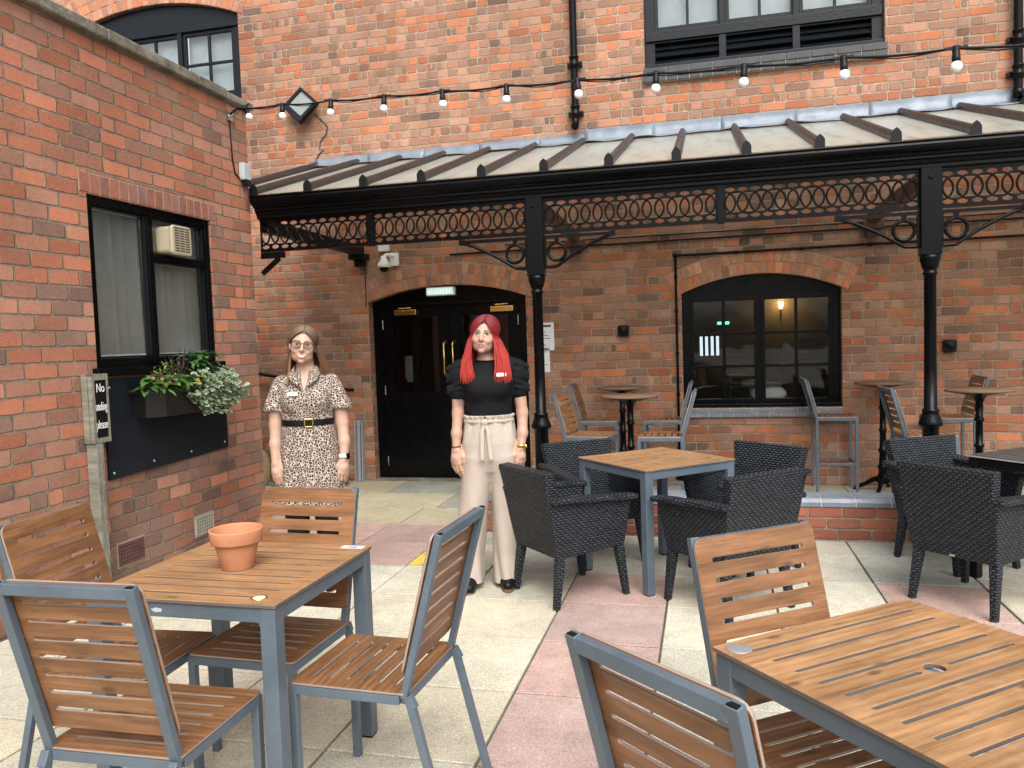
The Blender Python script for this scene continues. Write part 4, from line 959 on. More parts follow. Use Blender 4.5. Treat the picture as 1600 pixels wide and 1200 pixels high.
# woven armchairs --------------------------------------------------------
GR = 'black woven rattan armchairs'
def hexa(mb, A, B, m=0):
    """solid between two quads"""
    mb.add(list(A)+list(B), [(0,1,2,3),(7,6,5,4),(0,4,5,1),(1,5,6,2),(2,6,7,3),(3,7,4,0)], m)
def make_arm(label):
    t = thing('woven_armchair', label, 'armchair', (0,0,0), 0, GR)
    zb = .275; za = .615; zt = .765
    b = MB()
    # back: leans, tapers to the bottom
    A = [(-.205,-.235,zb),(.205,-.235,zb),(.205,-.175,zb),(-.205,-.175,zb)]; B = [(-.268,-.325,zt-.006),(.268,-.325,zt-.006),(.268,-.262,zt+.006),(-.268,-.262,zt+.006)]
    hexa(b, A, B); b.build('backrest', M_RATTAN, t, bevel=.010)
    for s in (-1,1):
        b = MB()
        A = [(s*.232,-.2352,zb-.002),(s*.184,-.2352,zb-.002),(s*.184,.222,zb+.02),(s*.232,.222,zb+.02)]; B = [(s*.272,-.300,za),(s*.222,-.300,za),(s*.222,.252,za-.035),(s*.272,.252,za-.035)]
        hexa(b, A, B); b.build('side_panel', M_RATTAN, t, bevel=.008)
        b = MB(); A = [(s*.302,-.302,za-.014),(s*.212,-.302,za-.014),(s*.212,-.302,za+.018),(s*.302,-.302,za+.018)]; B = [(s*.298,.285,za-.055),(s*.212,.285,za-.055),(s*.212,.285,za-.022),(s*.298,.285,za-.022)]
        hexa(b, A, B); b.build('armrest', M_RATTAN, t, bevel=.012)
        for yy, sp in ((-.205,-.045),(.195,.035)):
            b = MB(); b.beam((s*.208,yy,zb+.02),(s*(.208+.018),yy+sp,0),.050,.050,(0,1,0),0,.033,.033); b.build('leg', M_RATTAN, t, bevel=.005)
    b = MB(); A = [(-.19,-.18,zb+.0),(.19,-.18,zb+.0),(.19,.218,zb+.018),(-.19,.218,zb+.018)]; B = [(-.2,-.20,.415),(.2,-.20,.415),(.2,.235,.43),(-.2,.235,.43)]; hexa(b, A, B); b.build('seat', M_RATTAN, t, bevel=.008)
    return t
arm = make_arm('x')
aspots = [(-.798,4.560,43,'black woven armchair just right of the red haired woman, turned away from the camera'),
 (.085,4.470,133,'black woven armchair in front of the middle table on its right, back to the camera'),
 (-.735,5.285,-55,'black woven armchair behind the middle table next to the left iron column'),
 (.205,5.165,-130,'black woven armchair behind the middle table on its right, facing the camera'),
 (1.415,4.700,42,'black woven armchair at the right with its back to the camera'),
 (1.505,5.440,-60,'black woven armchair behind the black table in front of the right iron column')]
for i, (x, y, a, l) in enumerate(aspots):
    rz = math.radians(a-90)
    if i == 0: arm.location = (x,y,0); arm.rotation_euler = (0,0,rz); arm['label'] = l
    else:
        o = dup(arm, (x,y,0), rz, l)
        if i == 4: b = MB(); b.box(-.012,.018,-.2475,-.2435,.283,.295); b.build('tag', M_CHROME, o)
# bar stools and bar tables ------------------------------------------------
GS = 'slatted bar stools along the wall'
def make_stool(label):
    t = thing('bar_stool', label, 'bar stool', (0,0,0), 0, GS); W = .37; D = .36; S = .70
    b = MB(); add_board(b, slotted(W, D, 6, .05, .009, .008, m0=.05), T(0,0,S-.0045)); b.build('seat', [M_WOOD, M_EDGEC], t)
    w, d = W/2-.012, D/2-.012; b = MB(); z = S-.024
    for s in (-1,1): b.box(-w,w,s*d-.0115,s*d+.0115,z-.013,z+.0145); b.box(s*w-.0115,s*w+.0115,-d+.0115,d-.0115,z-.013,z+.0145)
    b.build('seat_frame', M_SLATE, t, bevel=.002)
    b = MB(); b.box(-w+.0125,w-.0125,d-.009,d+.009,.256,.279)
    for s in (-1,1): b.box(s*w-.009,s*w+.009,-d+.0125,d-.0125,.255,.28)
    b.build('footrest', M_SLATE, t, bevel=.002)
    for sx in (-1,1):
        for sy in (-1,1): b = MB(); b.box(sx*w-.0125,sx*w+.0125,sy*d-.0125,sy*d+.0125,0,S-.0105); b.build('leg', M_SLATE, t, bevel=.002)
    b = MB(); y0, y1, z0, z1 = -d, -d-.10, S-.012, 1.045; a = math.atan2(.10, z1-z0)
    for s in (-1,1): b.beam((s*(w-.002),y0,z0),(s*(w-.002),y1,z1),.030,.024,(0,1,0))
    b.beam((-w+.013,y1+.004,z1-.015),(w-.013,y1+.004,z1-.015),.022,.028); b.build('back_frame', M_SLATE, t, bevel=.002)
    vf = slotted(W-.004, .318, 5, .05, .009, .012, m0=.055); cz = S+.018+.16; tt = (cz-z0)/(z1-z0)
    b = MB(); add_board(b, vf, T(0,y0+(y1-y0)*tt+.0205,cz) @ RX(PI/2+a)); b.build('backrest', [M_WOOD, M_EDGEC], t); return t
stool = make_stool('x')
for i, (x, y, a, l) in enumerate([(-.925,6.46,-8,'bar stool nearest the left iron column, its slatted back towards the wall side'),
 (-1.00,7.60,0,'bar stool mostly hidden behind the one nearest the left iron column'),
 (-.355,6.42,180,'bar stool right of the near left bar table, in front of its twin'),
 (-.40,7.60,180,'bar stool beside the conduit pipe, behind the one right of the near left bar table'),
 (1.135,7.80,0,'bar stool standing free under the arched window with all four legs in view'),
 (1.565,6.45,3,'bar stool left of the right iron column, slatted back turned to the camera'),
 (2.04,7.62,180,'bar stool against the wall behind the right iron column, facing left'),
 (2.62,6.45,180,'bar stool cut off by the right edge of the photo')]):
    rz = math.radians(a-90)
    if i == 0: stool.location = (x,y,0); stool.rotation_euler = (0,0,rz); stool['label'] = l
    else: dup(stool, (x,y,0), rz, l)
M_TAUPE = simple('taupe_laminate', (.15,.095,.062), .85, 0, .15, var=.15)
def make_bar(label):
    t = thing('bar_table', label, 'bar table', (0,0,0), 0, 'round bar tables along the wall')
    b = MB(); b.lathe([(.0001,1.0),(.236,1.0),(.239,.997),(.239,.985),(.236,.982),(.0001,.982)], n=40); b.build('tabletop', M_TAUPE, t)
    b = MB(); b.lathe([(.20,.981),(.19,.974),(.06,.95),(.04,.93),(.028,.90),(.026,.78),(.034,.775),(.036,.765),(.034,.755),(.026,.75),(.026,.58),(.034,.575),(.036,.565),(.034,.555),(.027,.55),(.029,.40),(.040,.39),(.042,.375),(.036,.36),(.03,.35),(.036,.25),(.044,.235),(.046,.22),(.040,.20),(.036,.18),(.05,.14),(.055,.10),(.05,.075),(.0001,.07)], n=20); b.build('pedestal', M_BLACK, t)
    for k in range(4):
        a = PI/4+k*PI/2; c, s = math.cos(a), math.sin(a); b = MB()
        b.tube([(.035*c,.035*s,.12),(.09*c,.09*s,.10),(.16*c,.16*s,.055),(.22*c,.22*s,.03),(.245*c,.245*s,.018)], [.026,.022,.018,.02,.017], 10); b.lathe([(.02,.0),(.022,.012),(.0001,.016)], (.24*c,.24*s,0), 12); b.build('foot', M_BLACK, t)
    return t
bar = make_bar('x')
for i, (x, y, l) in enumerate([(-.625,6.66,'round bar table at left in front, with the lower looking top'),(-.80,7.74,'round bar table against the wall behind the left front one'),
 (1.545,7.76,'round bar table against the wall right of the arched window'),(2.02,6.72,'round bar table just right of the right iron column')]):
    if i == 0: bar.location = (x,y,0); bar['label'] = l
    else: dup(bar, (x,y,0), .2*i, l)
# indoor chairs seen through the window
for x, y, a, l in ((.55,9.6,-60,'slatted chair inside the room seen through the left half of the arched window'),(1.25,9.9,-100,'slatted chair inside the room seen through the right half of the arched window'),(1.7,10.6,160,'slatted chair deeper inside the room at the right')):
    o = dup(chair, (x,y,.45), math.radians(a-90), l, 'chairs inside the room')
t = thing('indoor_table', 'dark table inside the room just behind the arched window', 'table', (.5,9.3,0))
b = MB(); b.box(-1.5,1.6,-.4,1.5,.42,.45); b.build('tabletop', M_IND, t)
for x in (-1.4,1.5): b = MB(); b.box(x-.03,x+.03,-.3,-.24,0,.42); b.build('leg', M_IND, t)
b = MB(); vs = []
sack('dust_sheet', (.62,8.62,.79), (.17,.10,.06), .1, 'crumpled white dust sheet on the sill inside the arched window').data.materials[0] = simple('white_cloth', (.62,.62,.60), .9)
bpy.data.objects['dust_sheet']['category'] = 'cloth'; del bpy.data.objects['dust_sheet']['group']
bpy.data.objects['dust_sheet'].data.materials[0] = bpy.data.materials['white_cloth']
b = MB(); b.box(-.2,1.25,8.39,8.75,.74,.79); wloc(b.build('inner_sill', M_IND, main))
# ================================================================== WINDOW BOX AND PLANTS
t = thing('window_box', 'black plastic trough planter mounted on the board under the side window', 'planter', (XL+.02,4.40,1.065))
b = MB()
def trough(z, ins): return [(0,ins,z),(.12-ins,ins,z),(.205-ins,.09+ins,z),(.205-ins,.63-ins,z),(.12-ins,.72-ins,z),(0,.72-ins,z)]
r0, r1, r2, r3 = trough(.0,.035), trough(.155,.008), trough(.155,-.012), trough(.19,-.012); ri, rb = trough(.19,.004), trough(.145,.006)
vs = r0+r1+r2+r3+ri+rb; fs = [(0,5,4,3,2,1)]+[(l*6+i,l*6+(i+1)%6,(l+1)*6+(i+1)%6,(l+1)*6+i) for l in range(5) for i in range(6)]
b.add(vs, fs); b.tube([Vector(q)+Vector((0,0,.0)) for q in trough(.172,-.016)], .006, 6); b.build('trough', simple('black_trough_plastic',(.006,.006,.007),.42,var=.3,vscale=14), t, bevel=.005)
b = MB(); b.add(rb, [(0,1,2,3,4,5)]); b.build('soil', simple('soil',(.03,.022,.015),.95,var=.4,bump=.004), t)
def leaf_mat(name, cols, rough=.45):
    t_ = NT(name); a = t_.n('ShaderNodeAttribute'); a.attribute_name = 'Col'; k = t_.mapr(t_.noise(t_.coord(), 60, 3), .3, .7, .8, 1.2)
    c = t_.mix(1.0, a.outputs[0], t_.comb(k,k,k), 'MULTIPLY'); pb = t_.n('ShaderNodeBsdfPrincipled'); t_.set(pb.inputs['Base Color'], c); pb.inputs['Roughness'].default_value = rough
    tl = t_.n('ShaderNodeBsdfTranslucent'); t_.set(tl.inputs[0], c); mx = t_.n('ShaderNodeMixShader'); mx.inputs[0].default_value = .25
    t_.t.links.new(pb.outputs[0], mx.inputs[1]); t_.t.links.new(tl.outputs[0], mx.inputs[2]); t_.t.links.new(mx.outputs[0], t_.out.inputs[0]); return t_.mat
M_LEAF = leaf_mat('leaf', None)
def leaf(mb, base, tip, width, nrm, col, col2=None, fold=.25, droop=.15):
    base, tip = Vector(base), Vector(tip); d = tip-base; L_ = d.length; a = d.normalized(); s = a.cross(Vector(nrm))
    if s.length < 1e-4: s = a.cross(Vector((1,.2,.1)))
    s.normalize(); n = s.cross(a); vs = []
    for i, (tt, w) in enumerate(((0,.12),(.25,.8),(.5,1.0),(.75,.7),(1,.03))):
        c = base+a*(L_*tt)-n*(droop*L_*tt*tt)
        vs += [tuple(c+s*(width/2*w)+n*(fold*width*.5*w)), tuple(c), tuple(c-s*(width/2*w)+n*(fold*width*.5*w))]
    for i in range(4):
        for k in (0,1): mb.add([], [], 0); mb.f.append(tuple(len(mb.v)+q for q in (i*3+k,i*3+k+1,(i+1)*3+k+1,(i+1)*3+k))); mb.m.append(0); mb.s.append(True); mb.c.append(col if (col2 is None or 0 < i < 3) else col2)
    mb.v += vs
def rv(a, b_): return RNG.uniform(a, b_)
BX, BY, BZ = XL+.02, 4.40, 1.248
# trailing variegated ivy
b = MB()
for k in range(900):
    u = rv(0,1); y = BY+.34+.60*u+rv(-.05,.05); ph = rv(-.35,1.45)
    r = .11+.035*math.sin(y*21)+rv(-.02,.03); env = .55+.6*math.sin(min(1,u*1.05)*PI)**.7
    x = BX+.12+r*math.cos(ph-.2)*.95*env; z = BZ-.005+r*math.sin(ph*1.0)*.75*env
    if rv(0,1) < .42: z = BZ-.02-rv(0,.16)*(.35+.8*math.sin(u*PI)); x = BX+.20+rv(-.015,.05); 
    s = rv(.028,.048); dv = Vector((rv(.2,1),rv(-.9,.9),rv(-.9,.25))).normalized()
    g_ = rv(.75,1.2); c1 = (.20*g_,.29*g_,.17*g_); c2 = (.42*g_,.47*g_,.33*g_)
    leaf(b, (x,y,z), Vector((x,y,z))+dv*s, s*.95, (rv(.3,1),rv(-.4,.4),rv(.3,1)), c1, c2, .1, .2)
for k in range(9):
    y = BY+.42+.05*k+rv(-.02,.02); b.tube([(BX+.12,y,BZ+.02),(BX+.21,y+rv(-.02,.02),BZ+.0),(BX+.235,y+rv(-.03,.03),BZ-.06-rv(0,.07))], .003, 5, 0, True, False, 1, (0,0,1), (.10,.12,.06))
tag(b.build('trailing_ivy', M_LEAF, fix=False), 'pale variegated ivy spilling over the right side of the window box', 'plant')
# broad leaved plant
b = MB()
for k in range(130):
    y = BY+.13+rv(-.10,.34); x = BX+.12+rv(-.04,.07); a = rv(0,2*PI); L_ = rv(.08,.145); up = rv(-.05,.9)
    d = Vector((math.cos(a)*.9+.25, math.sin(a), up)).normalized(); g_ = rv(.7,1.3); z = BZ+.0+rv(0,.06)
    leaf(b, (x,y,z), Vector((x,y,z))+d*L_, L_*.46, (0,0,1), (.095*g_,.20*g_,.045*g_), None, .35, .45)
for k in range(120):
    y = BY+.20+rv(-.05,.15); x = BX+.08+rv(-.05,.05); z = BZ+.02+rv(0,.15); d = Vector((rv(-1,1),rv(-1,1),rv(.2,1))).normalized(); g_ = rv(.8,1.3)
    leaf(b, (x,y,z), Vector((x,y,z))+d*.028, .012, (0,0,1), (.16*g_,.22*g_,.045*g_))
tag(b.build('leafy_plant', M_LEAF, fix=False), 'bright green broad leaved plant in the left half of the window box', 'plant')
b = MB()
for k in range(190):
    y = BY+.60+rv(-.16,.14); x = BX+.10+rv(-.05,.08); z = BZ+.03+rv(0,.20); a = rv(0,2*PI); d = Vector((math.cos(a),math.sin(a),rv(-.3,.7))).normalized(); L_ = rv(.06,.10); g_ = rv(.75,1.4)
    leaf(b, (x,y,z), Vector((x,y,z))+d*L_, L_*.42, (0,0,1), (.06*g_,.135*g_,.04*g_), None, .3, .4)
for k in range(8): b.tube([(BX+.09,BY+.58+.01*k,BZ-.03),(BX+.09+rv(-.03,.03),BY+.60+rv(-.05,.08),BZ+.18)], .003, 5, col=(.06,.07,.03))
tag(b.build('leafy_plant', M_LEAF, fix=False), 'taller dark green leafy plant at the right end of the window box', 'plant')
b = MB()
for k in range(15):
    a = rv(-1.7,1.4); y0 = BY+.34+rv(-.02,.03); L_ = rv(.20,.34); lean = rv(.25,.95); d = Vector((rv(-.15,.25), math.sin(a)*lean, 1-lean*.45)).normalized(); g_ = rv(.7,1.4)
    leaf(b, (BX+.08,y0,BZ), Vector((BX+.08,y0,BZ))+d*L_, .017, (1,0,.1), (.075*g_,.045*g_,.055*g_), None, .3, .18)
tag(b.build('spiky_plant', M_LEAF, fix=False), 'spiky purple leaved plant standing up in the middle of the window box', 'plant')
b = MB()
fl = [(.20,.06,.05),(.21,.11,.07),(.15,-.03,.09),(.16,-.01,.055),(.17,.03,.08),(.13,.07,.06),(.19,.02,.02),(.22,.33,.035),(.23,.40,.05),(.17,.74,.07),(.19,.78,.05)]
for fx, fy, fz in fl:
    c = Vector((BX+fx+.03,BY+fy+.03,BZ+fz)); pale = fy > .3 and fy < .5
    for k in range(5):
        a = PI/2+2*PI*k/5; d = Vector((.15,math.cos(a),math.sin(a))); col = (.62,.42,.02) if not (k == 0 or (k in (1,4) and not pale)) else ((.10,.05,.14) if not pale else (.62,.58,.30))
        leaf(b, c, c+d*.025, .026, (1,0,0), col, None, 0, 0)
    b.sphere(tuple(c+Vector((.004,0,0))), .004, 8, 0, 5); 
    for q in range(len(b.c)-40, len(b.c)): b.c[q] = (.25,.12,.01) if b.c[q] is None else b.c[q]
    b.tube([tuple(c), tuple(c+Vector((-.04,.01,-.07)))], .002, 5, col=(.08,.13,.03))
for k in range(60):
    y = BY+rv(.0,.16); x = BX+.10+rv(-.05,.06); z = BZ+rv(0,.05); a = rv(0,2*PI); d = Vector((math.cos(a),math.sin(a),rv(0,.7))).normalized(); g_ = rv(.7,1.3)
    leaf(b, (x,y,z), Vector((x,y,z))+d*.04, .02, (0,0,1), (.07*g_,.15*g_,.035*g_))
tag(b.build('pansies', M_LEAF, fix=False), 'small yellow and purple pansies along the window box rim', 'flowers')

# ================================================================== PEOPLE (implicit surfaces turned into meshes)
class Field:
    def __init__(s, lo, hi, h):
        s.h = h; s.lo = np.array(lo, np.float32); n = np.ceil((np.array(hi)-np.array(lo))/h).astype(int)+1
        s.ax = [s.lo[i]+h*np.arange(n[i], dtype=np.float32) for i in range(3)]; s.F = np.full(tuple(n), 9.0, np.float32)
    def win(s, lo, hi, pad):
        sl = []
        for i in range(3):
            a = max(0, int((lo[i]-pad-s.lo[i])/s.h)); b_ = min(s.F.shape[i], int((hi[i]+pad-s.lo[i])/s.h)+2)
            if b_ <= a: return None
            sl.append(slice(a, b_))
        return tuple(sl), np.ix_(s.ax[0][sl[0]], s.ax[1][sl[1]], s.ax[2][sl[2]])
    def put(s, w, d, k, sub=False):
        sl = w[0]; A = s.F[sl]
        if sub:
            if k <= 0: s.F[sl] = np.maximum(A, -d); return
            h = np.clip(.5-.5*(A+d)/k, 0, 1); s.F[sl] = A*(1-h)-d*h+k*h*(1-h); return
        if k <= 0: s.F[sl] = np.minimum(A, d); return
        h = np.clip(.5+.5*(A-d)/k, 0, 1); s.F[sl] = A*(1-h)+d*h-k*h*(1-h)
    def cone(s, a, b_, ra, rb, k=.02, sub=False):
        a, b_ = np.array(a, float), np.array(b_, float); r = max(ra, rb); w = s.win(np.minimum(a,b_)-r, np.maximum(a,b_)+r, k+3*s.h)
        if w is None: return
        x, y, z = w[1]; ab = b_-a; L2 = max(ab@ab, 1e-9); t_ = np.clip(((x-a[0])*ab[0]+(y-a[1])*ab[1]+(z-a[2])*ab[2])/L2, 0, 1)
        d = np.sqrt((x-a[0]-ab[0]*t_)**2+(y-a[1]-ab[1]*t_)**2+(z-a[2]-ab[2]*t_)**2)-(ra+(rb-ra)*t_); s.put(w, d, k, sub)
    def chain(s, pts, rs, k=.02):
        for i in range(len(pts)-1): s.cone(pts[i], pts[i+1], rs[i], rs[i+1], k)
    def ell(s, c, r, k=.02, M=None, sub=False):
        c, r = np.array(c, float), np.array(r, float); R = max(r); w = s.win(c-R, c+R, k+3*s.h)
        if w is None: return
        x, y, z = w[1]; x, y, z = x-c[0], y-c[1], z-c[2]
        if M is not None: x, y, z = (M[0][0]*x+M[1][0]*y+M[2][0]*z, M[0][1]*x+M[1][1]*y+M[2][1]*z, M[0][2]*x+M[1][2]*y+M[2][2]*z)
        k0 = np.sqrt((x/r[0])**2+(y/r[1])**2+(z/r[2])**2); k1 = np.sqrt((x/r[0]**2)**2+(y/r[1]**2)**2+(z/r[2]**2)**2)+1e-6
        s.put(w, k0*(k0-1)/k1, k, sub)
    def loft(s, tab, k=.02, fold=None, sub=False, p=2.0):
        """tab rows: z, cx, cy, a, b ; fold(theta,z)->radius offset"""
        tab = np.array(sorted(tab), float); z0, z1 = tab[0,0], tab[-1,0]; R = max(tab[:,3].max(), tab[:,4].max())+.04
        w = s.win((tab[:,1].min()-R, tab[:,2].min()-R, z0), (tab[:,1].max()+R, tab[:,2].max()+R, z1), k+3*s.h)
        if w is None: return
        x, y, z = w[1]; zz = z.ravel(); g_ = lambda i: np.interp(zz, tab[:,0], tab[:,i]).reshape(1,1,-1)
        X, Y = x-g_(1), y-g_(2); a, b_ = g_(3), g_(4); q = (np.abs(X/a)**p+np.abs(Y/b_)**p)**(1/p); d = (q-1)*np.minimum(a, b_)*(.55+.45*np.clip(q,0,1.3))
        if fold is not None: d = d-fold(np.arctan2(Y/b_, X/a), z)
        d = np.maximum(d, np.maximum(z0-z, z-z1)); s.put(w, d.astype(np.float32), k, sub)
    def mesh(s):
        F = s.F; ins = F < 0; c = [ins[i:F.shape[0]-1+i, j:F.shape[1]-1+j, l:F.shape[2]-1+l] for i in (0,1) for j in (0,1) for l in (0,1)]
        any_ = np.logical_or.reduce(c); all_ = np.logical_and.reduce(c); act = any_ & ~all_; I = np.argwhere(act)
        vid = np.full(act.shape, -1, np.int32); vid[act] = np.arange(len(I)); off = np.array([(i,j,l) for i in (0,1) for j in (0,1) for l in (0,1)])
        val = np.stack([F[I[:,0]+o[0], I[:,1]+o[1], I[:,2]+o[2]] for o in off], 1); acc = np.zeros((len(I),3)); cnt = np.zeros(len(I))
        for a in range(8):
            for b_ in range(a+1, 8):
                if np.abs(off[a]-off[b_]).sum() != 1: continue
                m_ = (val[:,a] < 0) != (val[:,b_] < 0); t_ = np.where(m_, val[:,a]/np.where(m_, val[:,a]-val[:,b_], 1), 0)
                acc += np.where(m_[:,None], off[a]+(off[b_]-off[a])*t_[:,None], 0); cnt += m_
        V = (I+acc/np.maximum(cnt,1)[:,None])*s.h+s.lo; Q = []
        for ax in range(3):
            sl0 = [slice(None)]*3; sl1 = [slice(None)]*3; sl0[ax] = slice(0,-1); sl1[ax] = slice(1,None)
            A, B = ins[tuple(sl0)], ins[tuple(sl1)]; E_ = np.argwhere(A != B); u, v = [(1,2),(2,0),(0,1)][ax]
            ok = (E_[:,u] > 0) & (E_[:,v] > 0) & (E_[:,u] < F.shape[u]-1) & (E_[:,v] < F.shape[v]-1); E_ = E_[ok]
            q = []
            for du, dv in ((-1,-1),(0,-1),(0,0),(-1,0)): k_ = E_.copy(); k_[:,u] += du; k_[:,v] += dv; q.append(vid[k_[:,0],k_[:,1],k_[:,2]])
            q = np.stack(q, 1); fl_ = ~A[E_[:,0],E_[:,1],E_[:,2]]; q[fl_] = q[fl_][:, ::-1]; Q.append(q)
        return V, np.concatenate(Q)

def rot3(rx=0, ry=0, rz=0): return np.array((RZ(rz) @ RY(ry) @ RX(rx)).to_3x3())
def hand(f, wr, down, back, side, curl=1.0, tscale=1.0):
    """relaxed hand: down = finger direction, back = out of the back of the hand, side = towards the thumb"""
    wr = np.array(wr, float); d = np.array(down, float); d /= np.linalg.norm(d); n = np.array(back, float); n -= d*(n@d); n /= np.linalg.norm(n); s = np.cross(d, n); s = s if s@np.array(side) > 0 else -s
    P = lambda a, b_, c: wr+d*a*tscale+s*b_*tscale+n*c*tscale
    kn = [(.082,.030,.0),(.086,.010,.003),(.082,-.010,.002),(.074,-.028,-.003)]; ln = [(.040,.024,.019),(.044,.028,.020),(.041,.026,.020),(.032,.019,.017)]
    for i, k_ in enumerate(kn): f.cone(P(.006,k_[1]*.55,0), P(*k_), .0150, .0112, .014)
    f.ell(P(.048,0,-.004), (.030,.030,.030), .012)
    for i, (k_, l) in enumerate(zip(kn, ln)):
        p = np.array(k_, float); ang = 0; r = (.0090,.0092,.0088,.0078)[i]; sp = (.10,.02,-.05,-.13)[i]; pts = [P(*p)]
        for j, (ll, da) in enumerate(zip(l, (.28,.42,.30))):
            ang += da*curl*(1+.15*i); p = p+np.array((ll*math.cos(ang), ll*sp, -ll*math.sin(ang))); pts.append(P(*p))
        f.chain(pts, [r*1.12,r*1.02,r*.94,r*.84], .003)
    f.chain([P(.014,.020,-.004),P(.042,.042,-.014),P(.072,.048,-.022),P(.096,.044,-.028)], [.0150,.0125,.0108,.0085], .007)

def head(f, c, M, sc=1.0, smile=0.0):
    """c: point between the eyes at the skull centre line; face looks along -Y of M"""
    M = np.array(M); c = np.array(c, float); P = lambda x, y, z: c+M@(np.array((x,y,z), float)*sc); E = lambda p, r, k, sub=False, m=None: f.ell(P(*p), np.array(r)*sc, k, M if m is None else M@m, sub)
    E((0,.018,.040), (.073,.091,.074), .02); E((0,-.028,-.020), (.064,.062,.080), .03); E((0,-.042,-.070), (.040,.044,.034), .025); E((0,-.074,-.100), (.016,.015,.013), .022)
    for s in (-1,1):
        E((s*.037,-.058,-.030), (.024,.022,.020), .022); E((s*.039,-.018,-.070), (.018,.034,.024), .03)
        E((s*.031,-.094,.003), (.0165,.012,.0095), .008, True); f.cone(P(s*.012,-.0855,.0185), P(s*.046,-.074,.0165), .0060*sc, .0045*sc, .010)
        f.cone(P(s*.020,-.0845,-.0080), P(s*.042,-.077,-.006), .0035*sc, .003*sc, .008)
        E((s*.0735,.010,-.008), (.009,.018,.031), .006, False, rot3(0,0,s*.35)); f.cone(P(s*.0095,-.094,-.0375), P(s*.0125,-.090,-.0365), .0068*sc, .006*sc, .006)
        if smile: E((s*.034,-.072,-.040), (.016,.013,.012), .014)
    f.chain([P(0,-.082,.014),P(0,-.092,-.006),P(0,-.104,-.028),P(0,-.106,-.034)], [.0075*sc,.0075*sc,.0095*sc,.0098*sc], .010)
    w = .020+.008*smile
    f.chain([P(-w,-.080,-.062+.004*smile),P(-.008,-.0905,-.0575),P(0,-.0905,-.0590),P(.008,-.0905,-.0575),P(w,-.080,-.062+.004*smile)], [.003*sc,.0052*sc,.0048*sc,.0052*sc,.003*sc], .006)
    f.chain([P(-w*.9,-.079,-.0655+.003*smile),P(0,-.0895,-.073),P(w*.9,-.079,-.0655+.003*smile)], [.003*sc,.0062*sc,.003*sc], .007)
    f.chain([P(-w*1.05,-.0862,-.0635+.004*smile),P(0,-.0962,-.0655),P(w*1.05,-.0862,-.0635+.004*smile)], [.0013*sc]*3, .003) if False else None
    return P

def skin_mat(name, base, blush):
    t_ = NT(name); o = t_.coord(); n1 = t_.noise(o, 14, 4, .6); c = t_.ramp(n1, [(.3,tuple(q*.92 for q in base)),(.55,base),(.75,blush)])
    m_ = t_.pbr(c, .48, 0, t_.bump(t_.noise(o, 320, 3), .25, .0006), .4); pb = [x for x in t_.t.nodes if x.type == 'BSDF_PRINCIPLED'][0]
    pb.inputs['Subsurface Weight'].default_value = .12; pb.inputs['Subsurface Radius'].default_value = (.012,.005,.003); pb.inputs['Subsurface Scale'].default_value = .6; return m_
M_SKIN1 = skin_mat('skin_fair', (.45,.285,.215), (.48,.265,.20)); M_SKIN2 = skin_mat('skin_warm', (.43,.265,.195), (.455,.245,.185))
M_EYE = simple('eye_white', (.42,.39,.36), .25, var=.02); M_IRIS = simple('iris', (.025,.022,.02), .3); M_LASH = simple('lash', (.025,.016,.012), .7); M_TEETH = simple('teeth', (.70,.67,.60), .3, var=.02)
M_LIP1 = simple('lip_rose', (.46,.17,.15), .4, var=.05); M_LIP2 = simple('lip_muted', (.40,.17,.145), .42, var=.05)

def face_bits(parent, P, M, sc, lipm, browm, smile, open_=0.0):
    Mq = Matrix(((*M[0],0),(*M[1],0),(*M[2],0),(0,0,0,1)))
    for s in (-1,1):
        b = MB(); c = P(s*.031,-.0755,.002); b.sphere((0,0,0), .0118*sc, 16, 0, 12, (1.2,1,.55), T(*c) @ Mq); b.sphere((0,-.0068*sc,0), .0070*sc, 12, 1, 8, (1,.9,.95), T(*c) @ Mq); b.build('eye', [M_EYE, M_IRIS], parent)
        b = MB(); b.tube([P(s*(.0175+.0275*q), -.0872+.0105*q*q, .0045+.0055*math.sin(PI*min(1,q*1.05))-.001*q) for q in [i/8 for i in range(9)]], [.0008*sc]+[.0020*sc]*7+[.0010*sc], 6); b.build('eyelash', M_LASH, parent)
        b = MB(); b.tube([P(s*(.0125+.036*q), -.0925+.0165*q*q, .0195+.0062*math.sin(PI*(q*.8+.1))-.004*q) for q in [i/8 for i in range(9)]], [.0016*sc,.0025*sc,.0027*sc,.0026*sc,.0024*sc,.0022*sc,.0018*sc,.0014*sc,.0007*sc], 6, flat=.8); b.build('eyebrow', browm, parent)
    w = .021+.008*smile; up = .004*smile
    def lipc(q, z0, zc, yy): return P(w*q, yy+.0125*q*q, z0+(zc-z0)*q*q)
    qs = [-1+i/6 for i in range(13)]
    b = MB(); b.tube([lipc(q, -.0592-.0012*(1-abs(q)) if False else -.0595+.0012*math.cos(q*7), -.0625+up, -.0945) for q in qs], [max(.0008,.0035*(1-q*q)**.5)*sc for q in qs], 8, flat=.75)
    b.tube([lipc(q, -.0715-open_, -.0635+up, -.0938) for q in qs], [max(.0008,.0045*(1-q*q)**.5)*sc for q in qs], 8, flat=.85); b.build('lips', lipm, parent)
    if open_: b = MB(); b.tube([lipc(q*.90, -.0655-open_*.5, -.0625+up, -.0955) for q in qs], [max(.0008,.0050*(1-q*q)**.5)*sc for q in qs], 8, flat=.8); b.build('teeth', M_TEETH, parent)
    else: b = MB(); b.tube([lipc(q*.95, -.0652, -.0630+up, -.0962) for q in qs], [.0009*sc]*13, 5); b.build('mouth_line', M_LASH, parent)

